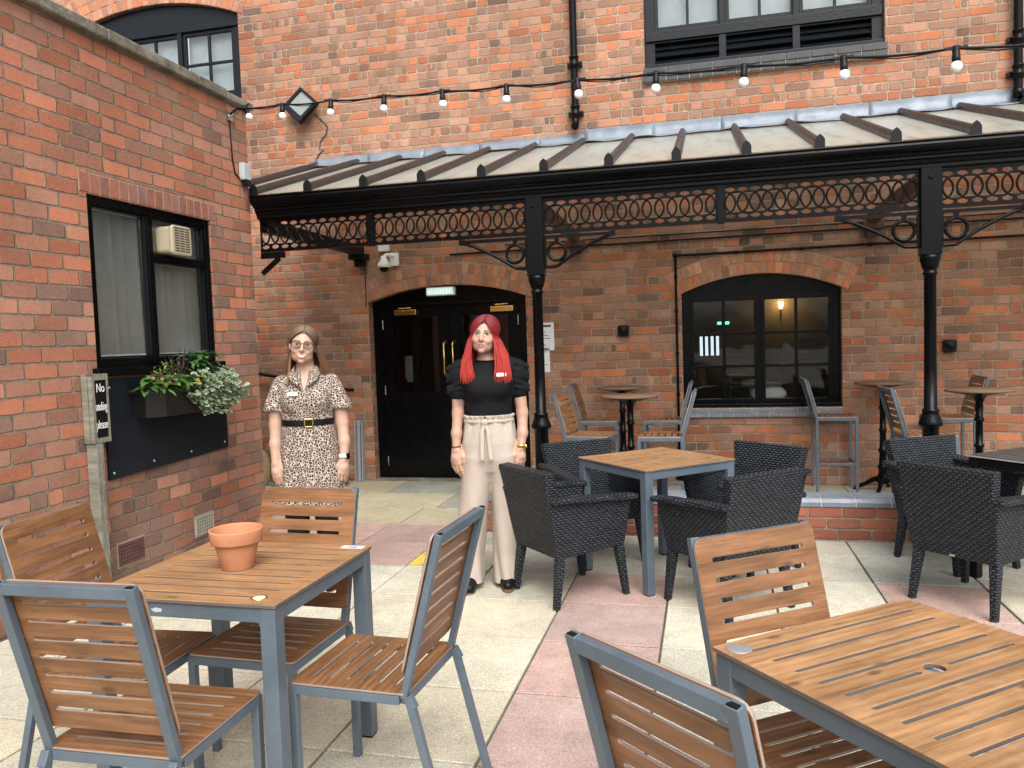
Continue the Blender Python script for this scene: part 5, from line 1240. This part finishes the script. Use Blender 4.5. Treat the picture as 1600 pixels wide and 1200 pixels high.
def hair_mat(name, stops, zlo, zhi, rough=.42):
    t_ = NT(name); o = t_.coord(); s = t_.sep(o); g_ = t_.mapr(s[2], zlo, zhi, 0, 1); n1 = t_.noise(t_.scale(o, 140, 140, 7), 1.0, 3, .6)
    f = t_.math('ADD', g_, t_.math('MULTIPLY', t_.math('SUBTRACT', n1, .5), .55), clamp=True); return t_.pbr(t_.ramp(f, stops), rough, 0, t_.bump(n1, .6, .002), .45)

def hair_strands(mb, P, sc, side, n, zend, part=.012, az=(58,172), style=None, rad=.0042, out=1.0, spread=0.0):
    ctr = np.array((0,.016,.036)); R0 = np.array((.081,.099,.083))
    for k in range(n):
        u = (k+RNG.uniform(0,1))/n; el = math.radians(34+u*120); rd = np.array((side*(.02+RNG.uniform(0,.12)), -math.cos(el), math.sin(el))); rd /= np.linalg.norm(rd)
        a = math.radians(az[0]+(az[1]-az[0])*(u**.85)+RNG.uniform(-5,5)); ed = np.array((side*math.sin(a), -math.cos(a), -.42)); ed /= np.linalg.norm(ed); R = R0*RNG.uniform(.985,1.055)*out; pts = []
        om = math.acos(np.clip(rd@ed,-1,1)); ns = 9
        for j in range(ns+1):
            t_ = j/ns; v = (math.sin((1-t_)*om)*rd+math.sin(t_*om)*ed)/max(math.sin(om),1e-4); q = ctr+R*v; q[0] += part*(1-t_)
            pts.append(P(*q))
        e = pts[-1].copy(); ze = zend(u, a)+RNG.uniform(-.025,.02); nd = 8; wob = RNG.uniform(-1,1); spx = RNG.uniform(-.6,1.0)*spread; ph = RNG.uniform(0,6)
        for j in range(1, nd+1):
            t_ = j/nd; q = e.copy(); q[2] = e[2]+(ze-e[2])*t_; dx, dy = style(u, t_) if style else (0,0); q[0] += side*(dx+spx*t_)+.006*wob*math.sin(2.5*t_+ph)*t_+side*.004*math.sin(5*t_+ph); q[1] += dy+.006*math.cos(3*t_+ph)*t_; pts.append(q)
        rr = rad*RNG.uniform(.75,1.35); N = len(pts); mb.tube(pts, [rr*.7]+[rr]*(N-5)+[rr*.9,rr*.75,rr*.5,rr*.15], 5, flat=.7, up=(0,1,0))

def person(name, label, loc, rz):
    o = bpy.data.objects.new(name, None); C.objects.link(o); o.location = loc; o.rotation_euler = (0,0,rz); return tag(o, label, 'person')
def cloth_field(lo, hi): return Field(lo, hi, .0052)
def cloth_mat(name, col, rough, spec):
    t_ = NT(name); o_ = t_.coord(); n_ = t_.noise(t_.scale(o_,1,1,.4), 17, 3, .6, .8); k_ = t_.mapr(t_.noise(o_, 6, 3), .3, .7, .95, 1.05)
    return t_.pbr(t_.mix(1.0, (*col,1), t_.comb(k_,k_,k_), 'MULTIPLY'), rough, 0, t_.bump(n_, .7, .0055), spec)
# ------------------------------------------------ woman with red hair
rp = person('person', 'woman with long bright red hair, black puff sleeved top and wide beige trousers', (-1.285,4.62,0), math.radians(15))
f = Field((-.34,-.19,-.01), (.34,.20,1.68), .0042)
MH = rot3(math.radians(-3), math.radians(5), math.radians(-9)); HC = np.array((-.010,-.012,1.528)); 
PH = head(f, HC, MH, .98, .2)
f.chain([(-.006,.018,1.44),(-.002,.028,1.36),(0,.03,1.31)], [.050,.050,.060], .03)
f.loft([(.76,0,.01,.15,.105),(.86,0,.01,.160,.112),(.95,0,.008,.145,.098),(1.03,0,.005,.125,.088),(1.12,0,.005,.132,.092),(1.22,0,.004,.145,.100),(1.30,0,.012,.142,.085),(1.345,0,.022,.11,.06),(1.375,0,.028,.055,.05)], .03)
for s in (-1,1): f.ell((s*.062,-.075,1.215), (.056,.044,.054), .04)
AR = [(-.150,.02,1.325),(-.180,.015,1.19),(-.186,.015,1.06),(-.198,-.012,.94),(-.203,-.030,.845)]; AL = [(.150,.02,1.325),(.190,.015,1.19),(.204,.012,1.05),(.200,-.018,.93),(.186,-.045,.842)]
for A in (AR, AL): f.chain(A, [.048,.040,.033,.030,.023], .02)
hand(f, AR[-1], (-.06,-.06,-1), (-.55,-.75,0), (.5,-.8,0), .9); hand(f, AL[-1], (-.02,-.10,-1), (.60,-.75,0), (-.6,-.8,0), 1.05)
for s, kx, fx, fy in ((-1,-.112,-.147,-.05),(1,.085,.080,-.03)):
    f.chain([(s*.080,.01,.84),(kx,-.005,.47),((kx+fx)/2,.02,.28),(fx,.03,.09)], [.088,.058,.052,.036], .03); f.chain([(fx,.03,.06),(fx,fy-.10,.030)], [.036,.026], .02)
V, F = f.mesh(); body = np_mesh('body', V, F, M_SKIN2, rp)
M_BROW2 = simple('brow_dark_brown', (.06,.03,.022), .7); face_bits(rp, PH, MH, .98, M_LIP2, M_BROW2, .25)
# hair
M_HRED = hair_mat('red_hair', [(0,(.40,.032,.018)),(.35,(.34,.020,.015)),(.7,(.24,.011,.015)),(1,(.12,.008,.012))], 1.28, 1.62, .55)
fh = Field((-.16,-.18,1.30), (.16,.20,1.70), .005); c_ = PH(0,.022,.040); fh.ell(c_, np.array((.0815,.099,.0835))*.98, .0, MH); fh.ell(PH(0,.055,-.03), (.068,.06,.10), .03, MH)
fh.ell(PH(.006,-.105,-.030), np.array((.068,.080,.103)), .008, MH, True); V, F = fh.mesh(); b = MB(); b.add(V.tolist(), F.tolist(), 0, True)
def st_r(u, t_): return (.040*math.sin(t_*1.9)-.018*t_*(u < .45)+.004, (-.060*t_*(1 if u < .42 else 0))+(.015*t_ if u > .6 else 0))
for s in (-1,1): hair_strands(b, PH, .98, s, 760, lambda u, a: 1.262+(.02 if u > .5 else 0), .010, (46,172), st_r, .0030, 1.05, .05)
b.build('hair', M_HRED, rp, fix=False)
# top with puff sleeves
M_TOP_BLK = cloth_mat('black_jersey', (.0045,.005,.007), .8, .18)
f = cloth_field((-.30,-.20,.98), (.30,.20,1.46))
fold = lambda th, z: .0030*np.sin(th*3+z*38)*np.clip((1.13-z)*9,0,1)*np.clip((z-1.0)*30,0,1)+.0025*np.sin(z*60+th*5)*np.clip((1.10-z)*12,0,1)
f.loft([(1.005,0,.004,.140,.100),(1.05,0,.005,.138,.099),(1.12,0,.005,.142,.101),(1.19,0,.003,.152,.112),(1.25,0,.003,.155,.108),(1.31,0,.012,.150,.092),(1.345,0,.022,.118,.070),(1.378,0,.027,.066,.060)], .012, fold)
for s in (-1,1): f.ell((s*.062,-.080,1.215), (.062,.046,.058), .045)
for s, A in ((-1,AR),(1,AL)):
    A = [np.array(q) for q in A]; f.cone(A[0]+(s*-.02,0,.012), A[1], .058, .053, .02); mid = A[0]*.55+A[1]*.45
    f.ell(mid+np.array((s*.014,0,.028)), (.066,.072,.088), .025)
    for k in range(5):
        z = .074-.035*k; f.cone(mid+np.array((s*.073,-.040,z-.016*(k % 2))), mid+np.array((s*.0,-.064,z+.014)), .009, .005, .016); f.cone(mid+np.array((s*.076,-.04,z-.012)), mid+np.array((s*.068,.05,z+.012)), .008, .007, .016)
    lo_ = A[0]*.02+A[1]*.98; f.cone(lo_+(0,0,.032), lo_+(0,0,-.010), .054, .052, .006)
f.ell((0,-.055,1.425), (.062,.075,.048), .006, None, True); f.ell((0,.02,1.44), (.064,.07,.072), .006, None, True)
V, F = f.mesh(); np_mesh('top', V, F, M_TOP_BLK, rp)
b = MB(); b.tube([(.060*math.cos(a), .022-.062*math.sin(-a)*(1 if math.sin(a) < 0 else .8)-.0, 1.378+.012*math.sin(a) if math.sin(a) > 0 else 1.378+.006*math.sin(a)) for a in [2*PI*k/40 for k in range(40)]], .005, 6, closed=True); b.build('neckband', M_TOP_BLK, rp)
# trousers
M_BEIGE = cloth_mat('beige_crepe', (.40,.345,.295), .82, .2)
f = cloth_field((-.30,-.24,.01), (.30,.24,1.08))
fp = lambda th, z: .0045*np.sin(th*9+.8*np.sin(z*9))*np.clip((z-.80)*5,0,1)+.002*np.sin(th*22)*np.clip((z-.95)*20,0,1)
f.loft([(.66,0,.010,.05,.05),(.71,-.002,.010,.125,.095),(.78,0,.010,.168,.122),(.88,0,.008,.170,.126),(.95,0,.006,.158,.116),(1.005,0,.005,.147,.107),(1.028,0,.005,.145,.105)], .02, fp)
for cx, q in ((-1,[(.04,-.150,-.01,.092,.112),(.20,-.140,.0,.086,.100),(.45,-.116,.0,.088,.098),(.65,-.090,.005,.090,.108),(.80,-.078,.01,.084,.116),(.90,-.06,.01,.06,.09)]),(1,[(.03,.082,-.005,.086,.115),(.20,.082,.0,.082,.100),(.45,.085,.0,.086,.098),(.65,.086,.005,.089,.108),(.80,.080,.01,.084,.116),(.90,.06,.01,.06,.09)])):
    ff = lambda th, z, cx=cx: .006*np.sin(th*4+cx*1.3+z*5)*np.clip((.62-z)*3,0,1)+.004*np.sin(th*7+z*14)*np.clip((.3-z)*4,0,1)+.004*0*z
    f.loft(q, .022, ff)
f.cone((0,-.16,.58), (0,-.145,.70), .012, .004, .02, True); V, F = f.mesh(); np_mesh('trousers', V, F, M_BEIGE, rp)
f = cloth_field((-.2,-.18,.98), (.2,.18,1.07)); fr_ = lambda th, z: .004*np.sin(th*26)*np.clip(np.abs(z-1.02)*60,0,1.3)+.003*np.sin(th*41+1)
f.loft([(1.0,0,.005,.150,.109),(1.018,0,.005,.144,.104),(1.030,0,.005,.147,.107),(1.050,0,.005,.153,.113)], 0, fr_); f.loft([(.99,0,.005,.136,.096),(1.07,0,.005,.14,.100)], 0, None, True); V, F = f.mesh(); np_mesh('paperbag_waistband', V, F, M_BEIGE, rp)
f = Field((-.19,-.2,.76), (.19,.17,1.05), .004)
f.loft([(1.004,0,.005,.154,.113),(1.024,0,.005,.154,.113)], 0, None); f.loft([(.99,0,.005,.148,.107),(1.05,0,.005,.148,.107)], 0, None, True)
f.ell((-.025,-.122,1.015), (.024,.014,.018), .006); f.chain([(-.030,-.122,1.01),(-.042,-.132,.95),(-.046,-.139,.80)], [.009,.012,.013], .004); f.chain([(-.020,-.122,1.01),(-.006,-.134,.95),(.006,-.141,.80)], [.009,.012,.013], .004)
V, F = f.mesh(); V[:,1] = np.where((V[:,2] < 1.0) & (V[:,1] < -.05), -.134+(V[:,1]+.134)*.45+(V[:,2]-.9)*.06, V[:,1]); np_mesh('tie_belt', V, F, M_BEIGE, rp)
for fx, fy in ((-.150,-.05),(.080,-.03)):
    f = Field((fx-.07,-.22,-.005), (fx+.07,.10,.12), .0045); f.chain([(fx,.035,.045),(fx,fy-.05,.038),(fx,fy-.105,.030)], [.042,.042,.034], .02); f.ell((fx,-.05,-.03), (.2,.3,.035), .003, None, True) ; V, F = f.mesh(); sh = np_mesh('shoe', V, F, M_BLACKM, rp)
    b = MB(); v, f2 = plate([[(fx+.044*math.cos(a)*(1 if math.sin(a) > 0 else .95), -.055+(.115 if math.sin(a) > 0 else .13)*math.sin(a)) for a in [2*PI*k/28 for k in range(28)]]], [], .018); b.add(v, f2, 0, False, T(0,0,.010)); b.build('sole', simple('brown_sole',(.16,.085,.05),.7) if fx < 0 else bpy.data.materials['brown_sole'], sh)
# accessories
def badge(par, loc, rz, tilt=0): 
    b = MB(); b.add(*plate([rrect(-.031,.031,-.0105,.0105,.003)], [], .004), 0, False, T(*loc) @ RZ(rz) @ RY(tilt) @ XZ); b.build('name_badge', M_PAPER, par)
badge(rp, (.085,-.122,1.292), .25)
wv = Vector(AL[-1]); b = MB(); b.lathe([(.026,-.008),(.0295,-.008),(.0295,.008),(.026,.008),(.026,-.008)], (0,0,0), 20, 0, T(wv.x+.001,wv.y-.0005,wv.z+.012) @ RX(-.22)); b.lathe([(.0001,-.005),(.018,-.005),(.019,.003),(.0001,.006)], (0,0,0), 18, 0, T(wv.x+.024,wv.y-.020,wv.z+.012) @ RZ(.7) @ RY(PI/2)); b.build('wristwatch', M_BRASS, rp)
wv = Vector(AR[-1]); b = MB(); b.tube([(wv.x+.0265*math.cos(a),wv.y+.0265*math.sin(a),wv.z+.02) for a in [2*PI*k/20 for k in range(20)]], .0028, 6, closed=True); b.build('hair_tie', M_LASH, rp)
b = MB()
for k in range(9): a = -1.9+.16*k; zc = 1.135+.018*math.sin(k*2.3); c = Vector((-.183,.015,zc)); b.tube([c+Vector((.0405*math.cos(a+q*.12),.0405*math.sin(a+q*.12),.014*math.sin(q*1.4+k))) for q in range(5)], .0012, 5)
b.build('tattoo', simple('faded_tattoo_ink', (.16,.13,.13), .7), rp)

# ------------------------------------------------ woman in leopard print
lp = person('person', 'smiling woman with brown hair and glasses in a belted leopard print dress', (-2.405,4.46,0), math.radians(20))
f = Field((-.34,-.20,-.01), (.34,.20,1.66), .0042)
MH = rot3(math.radians(-2), math.radians(7), math.radians(5)); HC = np.array((-.004,-.015,1.503)); PL = head(f, HC, MH, 1.0, 1.0)
f.chain([(-.004,.018,1.42),(0,.028,1.34),(0,.03,1.28)], [.052,.053,.064], .03)
f.loft([(.60,0,.01,.16,.11),(.78,0,.01,.175,.125),(.90,0,.01,.160,.112),(1.02,0,.006,.138,.098),(1.12,0,.004,.143,.100),(1.20,0,.004,.148,.100),(1.27,0,.012,.148,.085),(1.315,0,.022,.115,.062),(1.345,0,.028,.058,.052)], .03)
for s in (-1,1): f.ell((s*.065,-.078,1.175), (.062,.050,.060), .04)
BR = [(-.156,.02,1.268),(-.190,.015,1.15),(-.196,.012,1.02),(-.200,-.012,.90),(-.198,-.040,.785)]; BL = [(.156,.02,1.268),(.196,.015,1.15),(.208,.012,1.02),(.218,-.015,.90),(.214,-.045,.790)]
for A in (BR, BL): f.chain(A, [.045,.045,.037,.033,.0245], .02)
hand(f, BR[-1], (.03,-.10,-1), (-.50,-.80,0), (.6,-.7,0), 1.1, .98); hand(f, BL[-1], (-.05,-.10,-1), (.50,-.80,0), (-.6,-.7,0), 1.1, .98)
for s in (-1,1): f.chain([(s*.085,.01,.82),(s*.085,-.005,.47),(s*.09,.02,.28),(s*.095,.03,.09)], [.088,.056,.050,.036], .03); f.chain([(s*.095,.03,.06),(s*.10,-.13,.030)], [.038,.027], .02)
V, F = f.mesh(); np_mesh('body', V, F, M_SKIN1, lp); M_BROW1 = simple('brow_light_brown', (.13,.075,.045), .7); face_bits(lp, PL, MH, 1.0, M_LIP1, M_BROW1, 1.0, .008)
M_HBRN = hair_mat('brown_hair', [(0,(.20,.085,.038)),(.35,(.13,.058,.029)),(.7,(.08,.043,.026)),(1,(.14,.09,.058))], 1.27, 1.61)
fh = Field((-.16,-.18,1.27), (.16,.20,1.68), .005); fh.ell(PL(0,.022,.040), (.080,.098,.082), .0, MH); fh.ell(PL(0,.060,-.03), (.064,.05,.10), .03, MH); fh.ell(PL(0,-.108,-.028), (.074,.082,.103), .008, MH, True)
V, F = fh.mesh(); b = MB(); b.add(V.tolist(), F.tolist(), 0, True)
hair_strands(b, PL, 1.0, 1, 560, lambda u, a: 1.318, .006, (66,172), lambda u, t_: (.038*math.sin(t_*2.0), .012*t_), .0026, 1.03, .03)
hair_strands(b, PL, 1.0, -1, 480, lambda u, a: 1.325, .006, (84,172), lambda u, t_: (.022*t_, .02*t_), .0026, 1.02, .02)
for k in range(22):
    p0 = PL(-.072+RNG.uniform(-.006,.006), .02+RNG.uniform(-.01,.012), .01); pts = [PL(-.05,.0,.10), PL(-.074,.012,.06), p0]+[np.array((p0[0]-.022*t_+RNG.uniform(-.002,.002), p0[1]-.02*t_-.065*t_*t_, p0[2]-.255*t_)) for t_ in (.2,.4,.6,.8,1.0)]; b.tube(pts, [.003]*5+[.003,.002,.0006], 5, up=(0,1,0))
b.build('hair', M_HBRN, lp, fix=False)
# dress
t_ = NT('leopard_print_cotton'); o_ = t_.coord(); nz = t_.noise(o_, 60, 2, .5, 0, True); vv = t_.n('ShaderNodeVectorMath', operation='MULTIPLY_ADD'); t_.set(vv.inputs[0], nz); vv.inputs[1].default_value = (.010,.010,.010); t_.set(vv.inputs[2], o_)
vo = t_.n('ShaderNodeTexVoronoi', feature='DISTANCE_TO_EDGE'); t_.set(vo.inputs['Vector'], vv.outputs[0]); vo.inputs['Scale'].default_value = 64; d_ = vo.outputs['Distance']
v2 = t_.n('ShaderNodeTexVoronoi'); t_.set(v2.inputs['Vector'], vv.outputs[0]); v2.inputs['Scale'].default_value = 64
edge_ = t_.math('ADD', d_, t_.math('MULTIPLY', t_.math('SUBTRACT', t_.noise(o_, 110, 2), .5), .16))
dark = t_.smooth(edge_, .07, .11); core = t_.smooth(edge_, .29, .35); cb = t_.ramp(v2.outputs['Color'], [(.2,(.16,.085,.06)),(.6,(.28,.16,.115)),(.9,(.10,.05,.04))])
col = t_.mix(dark, (.47,.39,.335,1), (.020,.015,.014,1)); col = t_.mix(t_.math('MULTIPLY', core, .85), col, cb); M_LEO = t_.pbr(col, .85, 0, t_.bump(t_.noise(t_.scale(o_,1,1,.45), 24, 3, .6), .8, .012), .2)
f = cloth_field((-.30,-.22,.44), (.30,.22,1.42))
fw = lambda th, z: .004*np.sin(th*7+z*30)*np.clip((1.09-z)*14,0,1)*np.clip((z-1.03)*40,0,1)+.0025*np.sin(th*4-z*40)*np.clip((1.2-z)*8,0,1)
f.loft([(1.015,0,.005,.154,.113),(1.06,0,.005,.157,.114),(1.12,0,.003,.160,.118),(1.18,0,.003,.164,.122),(1.24,0,.008,.160,.108),(1.285,0,.016,.150,.090),(1.315,0,.022,.122,.073),(1.348,0,.028,.070,.064)], .012, fw)
for s in (-1,1): f.ell((s*.066,-.084,1.170), (.068,.050,.064), .05)
fs_ = lambda th, z: (.0075*np.sin(th*8+.9*np.sin(th*3)+z*2)+.003*np.sin(th*17+z*6))*np.clip((1.02-z)*3.2,0,1.25)
f.loft([(.500,.0,.01,.205,.155),(.62,0,.01,.200,.150),(.75,0,.01,.193,.143),(.87,0,.008,.183,.134),(.96,0,.006,.166,.121),(1.03,0,.005,.152,.111)], .008, fs_)
g2 = cloth_field((-.30,-.22,.44), (.30,.22,1.42))
for s, A in ((-1,BR),(1,BL)):
    A = [np.array(q) for q in A]; g2.cone(A[0]+(-s*.008,0,-.002), A[1]+(s*.007,0,-.03), .057, .066, .02); e = A[1]+np.array((s*.004,0,-.035))
    g2.cone(A[1]+(s*.007,0,-.03), e+(s*.003,0,-.03), .066, .067, .01); g2.ell(e+np.array((0,0,-.285)), (.17,.17,.30), .003, None, True)
h_ = np.clip(.5+.5*(f.F-g2.F)/.02, 0, 1); f.F = f.F*(1-h_)+g2.F*h_-.02*h_*(1-h_)
# open V neck
for k in range(8): q = k/7; f.ell((0,-.13+.028*q,1.245+.115*q), (.006+.050*q,.085,.026), .004, None, True)
f.ell((0,.02,1.395), (.078,.078,.066), .006, None, True); V, F = f.mesh(); np_mesh('dress', V, F, M_LEO, lp)
for s in (-1,1):
    b = MB(); inn = [(s*.006,-.118,1.245),(s*.030,-.103,1.295),(s*.055,-.060,1.343),(s*.064,.0,1.372),(s*.058,.055,1.386)]; out_ = [(s*.020,-.130,1.252),(s*.074,-.117,1.283),(s*.098,-.068,1.318),(s*.098,.0,1.333),(s*.075,.082,1.345)]
    vs = []
    for a_, c_ in zip(inn, out_): a_, c_ = Vector(a_), Vector(c_); vs += [tuple(a_), tuple((a_+c_)/2+Vector((0,-.012,.012))), tuple(c_)]
    b.add(vs, [(i*3+k,i*3+k+1,(i+1)*3+k+1,(i+1)*3+k) for i in range(4) for k in (0,1)], 0, True); o = b.build('collar', M_LEO, lp, fix=False); md = o.modifiers.new('solid','SOLIDIFY'); md.thickness = .004; md = o.modifiers.new('sub','SUBSURF'); md.levels = md.render_levels = 2
f = Field((-.2,-.18,.99), (.2,.18,1.08), .004); f.loft([(1.012,0,.005,.1595,.1185),(1.052,0,.005,.1610,.1195)], 0); f.loft([(.99,0,.005,.150,.110),(1.08,0,.005,.150,.110)], 0, None, True); V, F = f.mesh(); bl = np_mesh('belt', V, F, M_BLACKM, lp)
b = MB(); v, f2 = plate([rrect(-.006,.050,-.027,.027,.006)], [rrect(.002,.042,-.019,.019,.004)], .006, .0015); b.add(v, f2, 0, False, T(.0,-.1185,1.032) @ RZ(.12) @ XZ); b.build('buckle', M_BRASS, bl)
# glasses, badge, watch, shoes
M_FRAME = simple('dark_spectacle_frame', (.02,.012,.012), .3); g_ = MB()
for s in (-1,1):
    g_.tube([PL(s*.034+.0262*math.cos(a), -.100+.0025*abs(math.cos(a)), .0005+.0215*math.sin(a)+.001) for a in [2*PI*k/28 for k in range(28)]], .0020, 6, closed=True); g_.tube([PL(s*.056,-.098,.010),PL(s*.072,-.080,.010),PL(s*.080,-.02,.008),PL(s*.080,.02,-.002)], .0018, 6)
g_.tube([PL(-.0105,-.100,.006),PL(0,-.103,.009),PL(.0105,-.100,.006)], .0016, 6); gl = g_.build('glasses', M_FRAME, lp); b = MB()
for s in (-1,1): b.add([tuple(PL(s*.034+.0252*math.cos(a), -.099, .0015+.0205*math.sin(a))) for a in [2*PI*k/24 for k in range(24)]], [tuple(range(24))])
b.build('lens', glass_mat('spectacle_lens', (.96,.96,.97), .9), gl)
badge(lp, (-.062,-.138,1.213), -.2)
wv = Vector(BL[-1]); b = MB(); b.lathe([(.0265,-.012),(.0305,-.012),(.0305,.012),(.0265,.012),(.0265,-.012)], (0,0,0), 20, 0, T(wv.x,wv.y-.001,wv.z+.02) @ RX(-.25)); w_ = b.build('wristwatch', M_WHITE, lp); b = MB(); b.add(*plate([rrect(-.016,.016,-.018,.018,.005)], [], .009, .002), 0, False, T(wv.x+.027,wv.y-.012,wv.z+.022) @ RZ(1.1) @ XZ); b.build('watch_face', M_BLACK, w_)
for s in (-1,1):
    f = Field((s*.10-.08,-.22,-.005), (s*.10+.08,.12,.52), .005); f.chain([(s*.087,.0,.50),(s*.087,.0,.46),(s*.09,.022,.28),(s*.095,.032,.09)], [.080,.074,.064,.046], .02); f.chain([(s*.096,.04,.045),(s*.10,-.08,.038),(s*.103,-.135,.030)], [.044,.043,.034], .02); V, F = f.mesh(); np_mesh('boot', V, F, M_BLACKM, lp)
# ================================================================== CAMERA, LIGHT
cam = bpy.data.cameras.new('camera'); co = bpy.data.objects.new('camera', cam); C.objects.link(co)
Rw = [(0.9710978453, 0.2363086577, -0.0335736971), (0.0191582603, 0.0630370714, 0.9978272840), (-0.2379116136, 0.9696311391, -0.0566879014)]
m = Matrix(((Rw[0][0],Rw[1][0],-Rw[2][0],0),(Rw[0][1],Rw[1][1],-Rw[2][1],0),(Rw[0][2],Rw[1][2],-Rw[2][2],1.5),(0,0,0,1)))
co.matrix_world = m; cam.sensor_width = 36; cam.lens = 1241.34/1600*36; cam.clip_start = .05; cam.clip_end = 500; SC.camera = co
W = bpy.data.worlds.new('World'); SC.world = W; W.use_nodes = True; nt = W.node_tree; nt.nodes.clear()
ou = nt.nodes.new('ShaderNodeOutputWorld'); bg = nt.nodes.new('ShaderNodeBackground'); sk = nt.nodes.new('ShaderNodeTexSky'); sk.sky_type = 'NISHITA'; sk.sun_disc = False
EL, ROT = math.radians(50), math.radians(158)
sk.sun_elevation = EL; sk.sun_rotation = ROT; sk.air_density = 1.0; sk.dust_density = 6.0; sk.ozone_density = .6
hs = nt.nodes.new('ShaderNodeHueSaturation'); hs.inputs['Saturation'].default_value = .30
nt.links.new(sk.outputs[0], hs.inputs['Color']); nt.links.new(hs.outputs[0], bg.inputs[0]); bg.inputs[1].default_value = .15; nt.links.new(bg.outputs[0], ou.inputs[0])
sun = bpy.data.lights.new('sun', 'SUN'); sun.energy = .8; sun.angle = math.radians(50); sun.color = (1,.965,.91)
so = bpy.data.objects.new('sun', sun); C.objects.link(so)
# the sky's sun_rotation turns clockwise from +Y; point the lamp the same way
d = Vector((math.sin(ROT)*math.cos(EL), math.cos(ROT)*math.cos(EL), math.sin(EL)))
so.rotation_euler = (-d).to_track_quat('-Z','Y').to_euler()
vs_ = SC.view_settings; vs_.view_transform = 'Standard'; vs_.look = 'None'; vs_.exposure = EXPOSURE; vs_.gamma = 1.0; vs_.use_curve_mapping = False
SC.cycles.max_bounces = 6; SC.cycles.transparent_max_bounces = 12
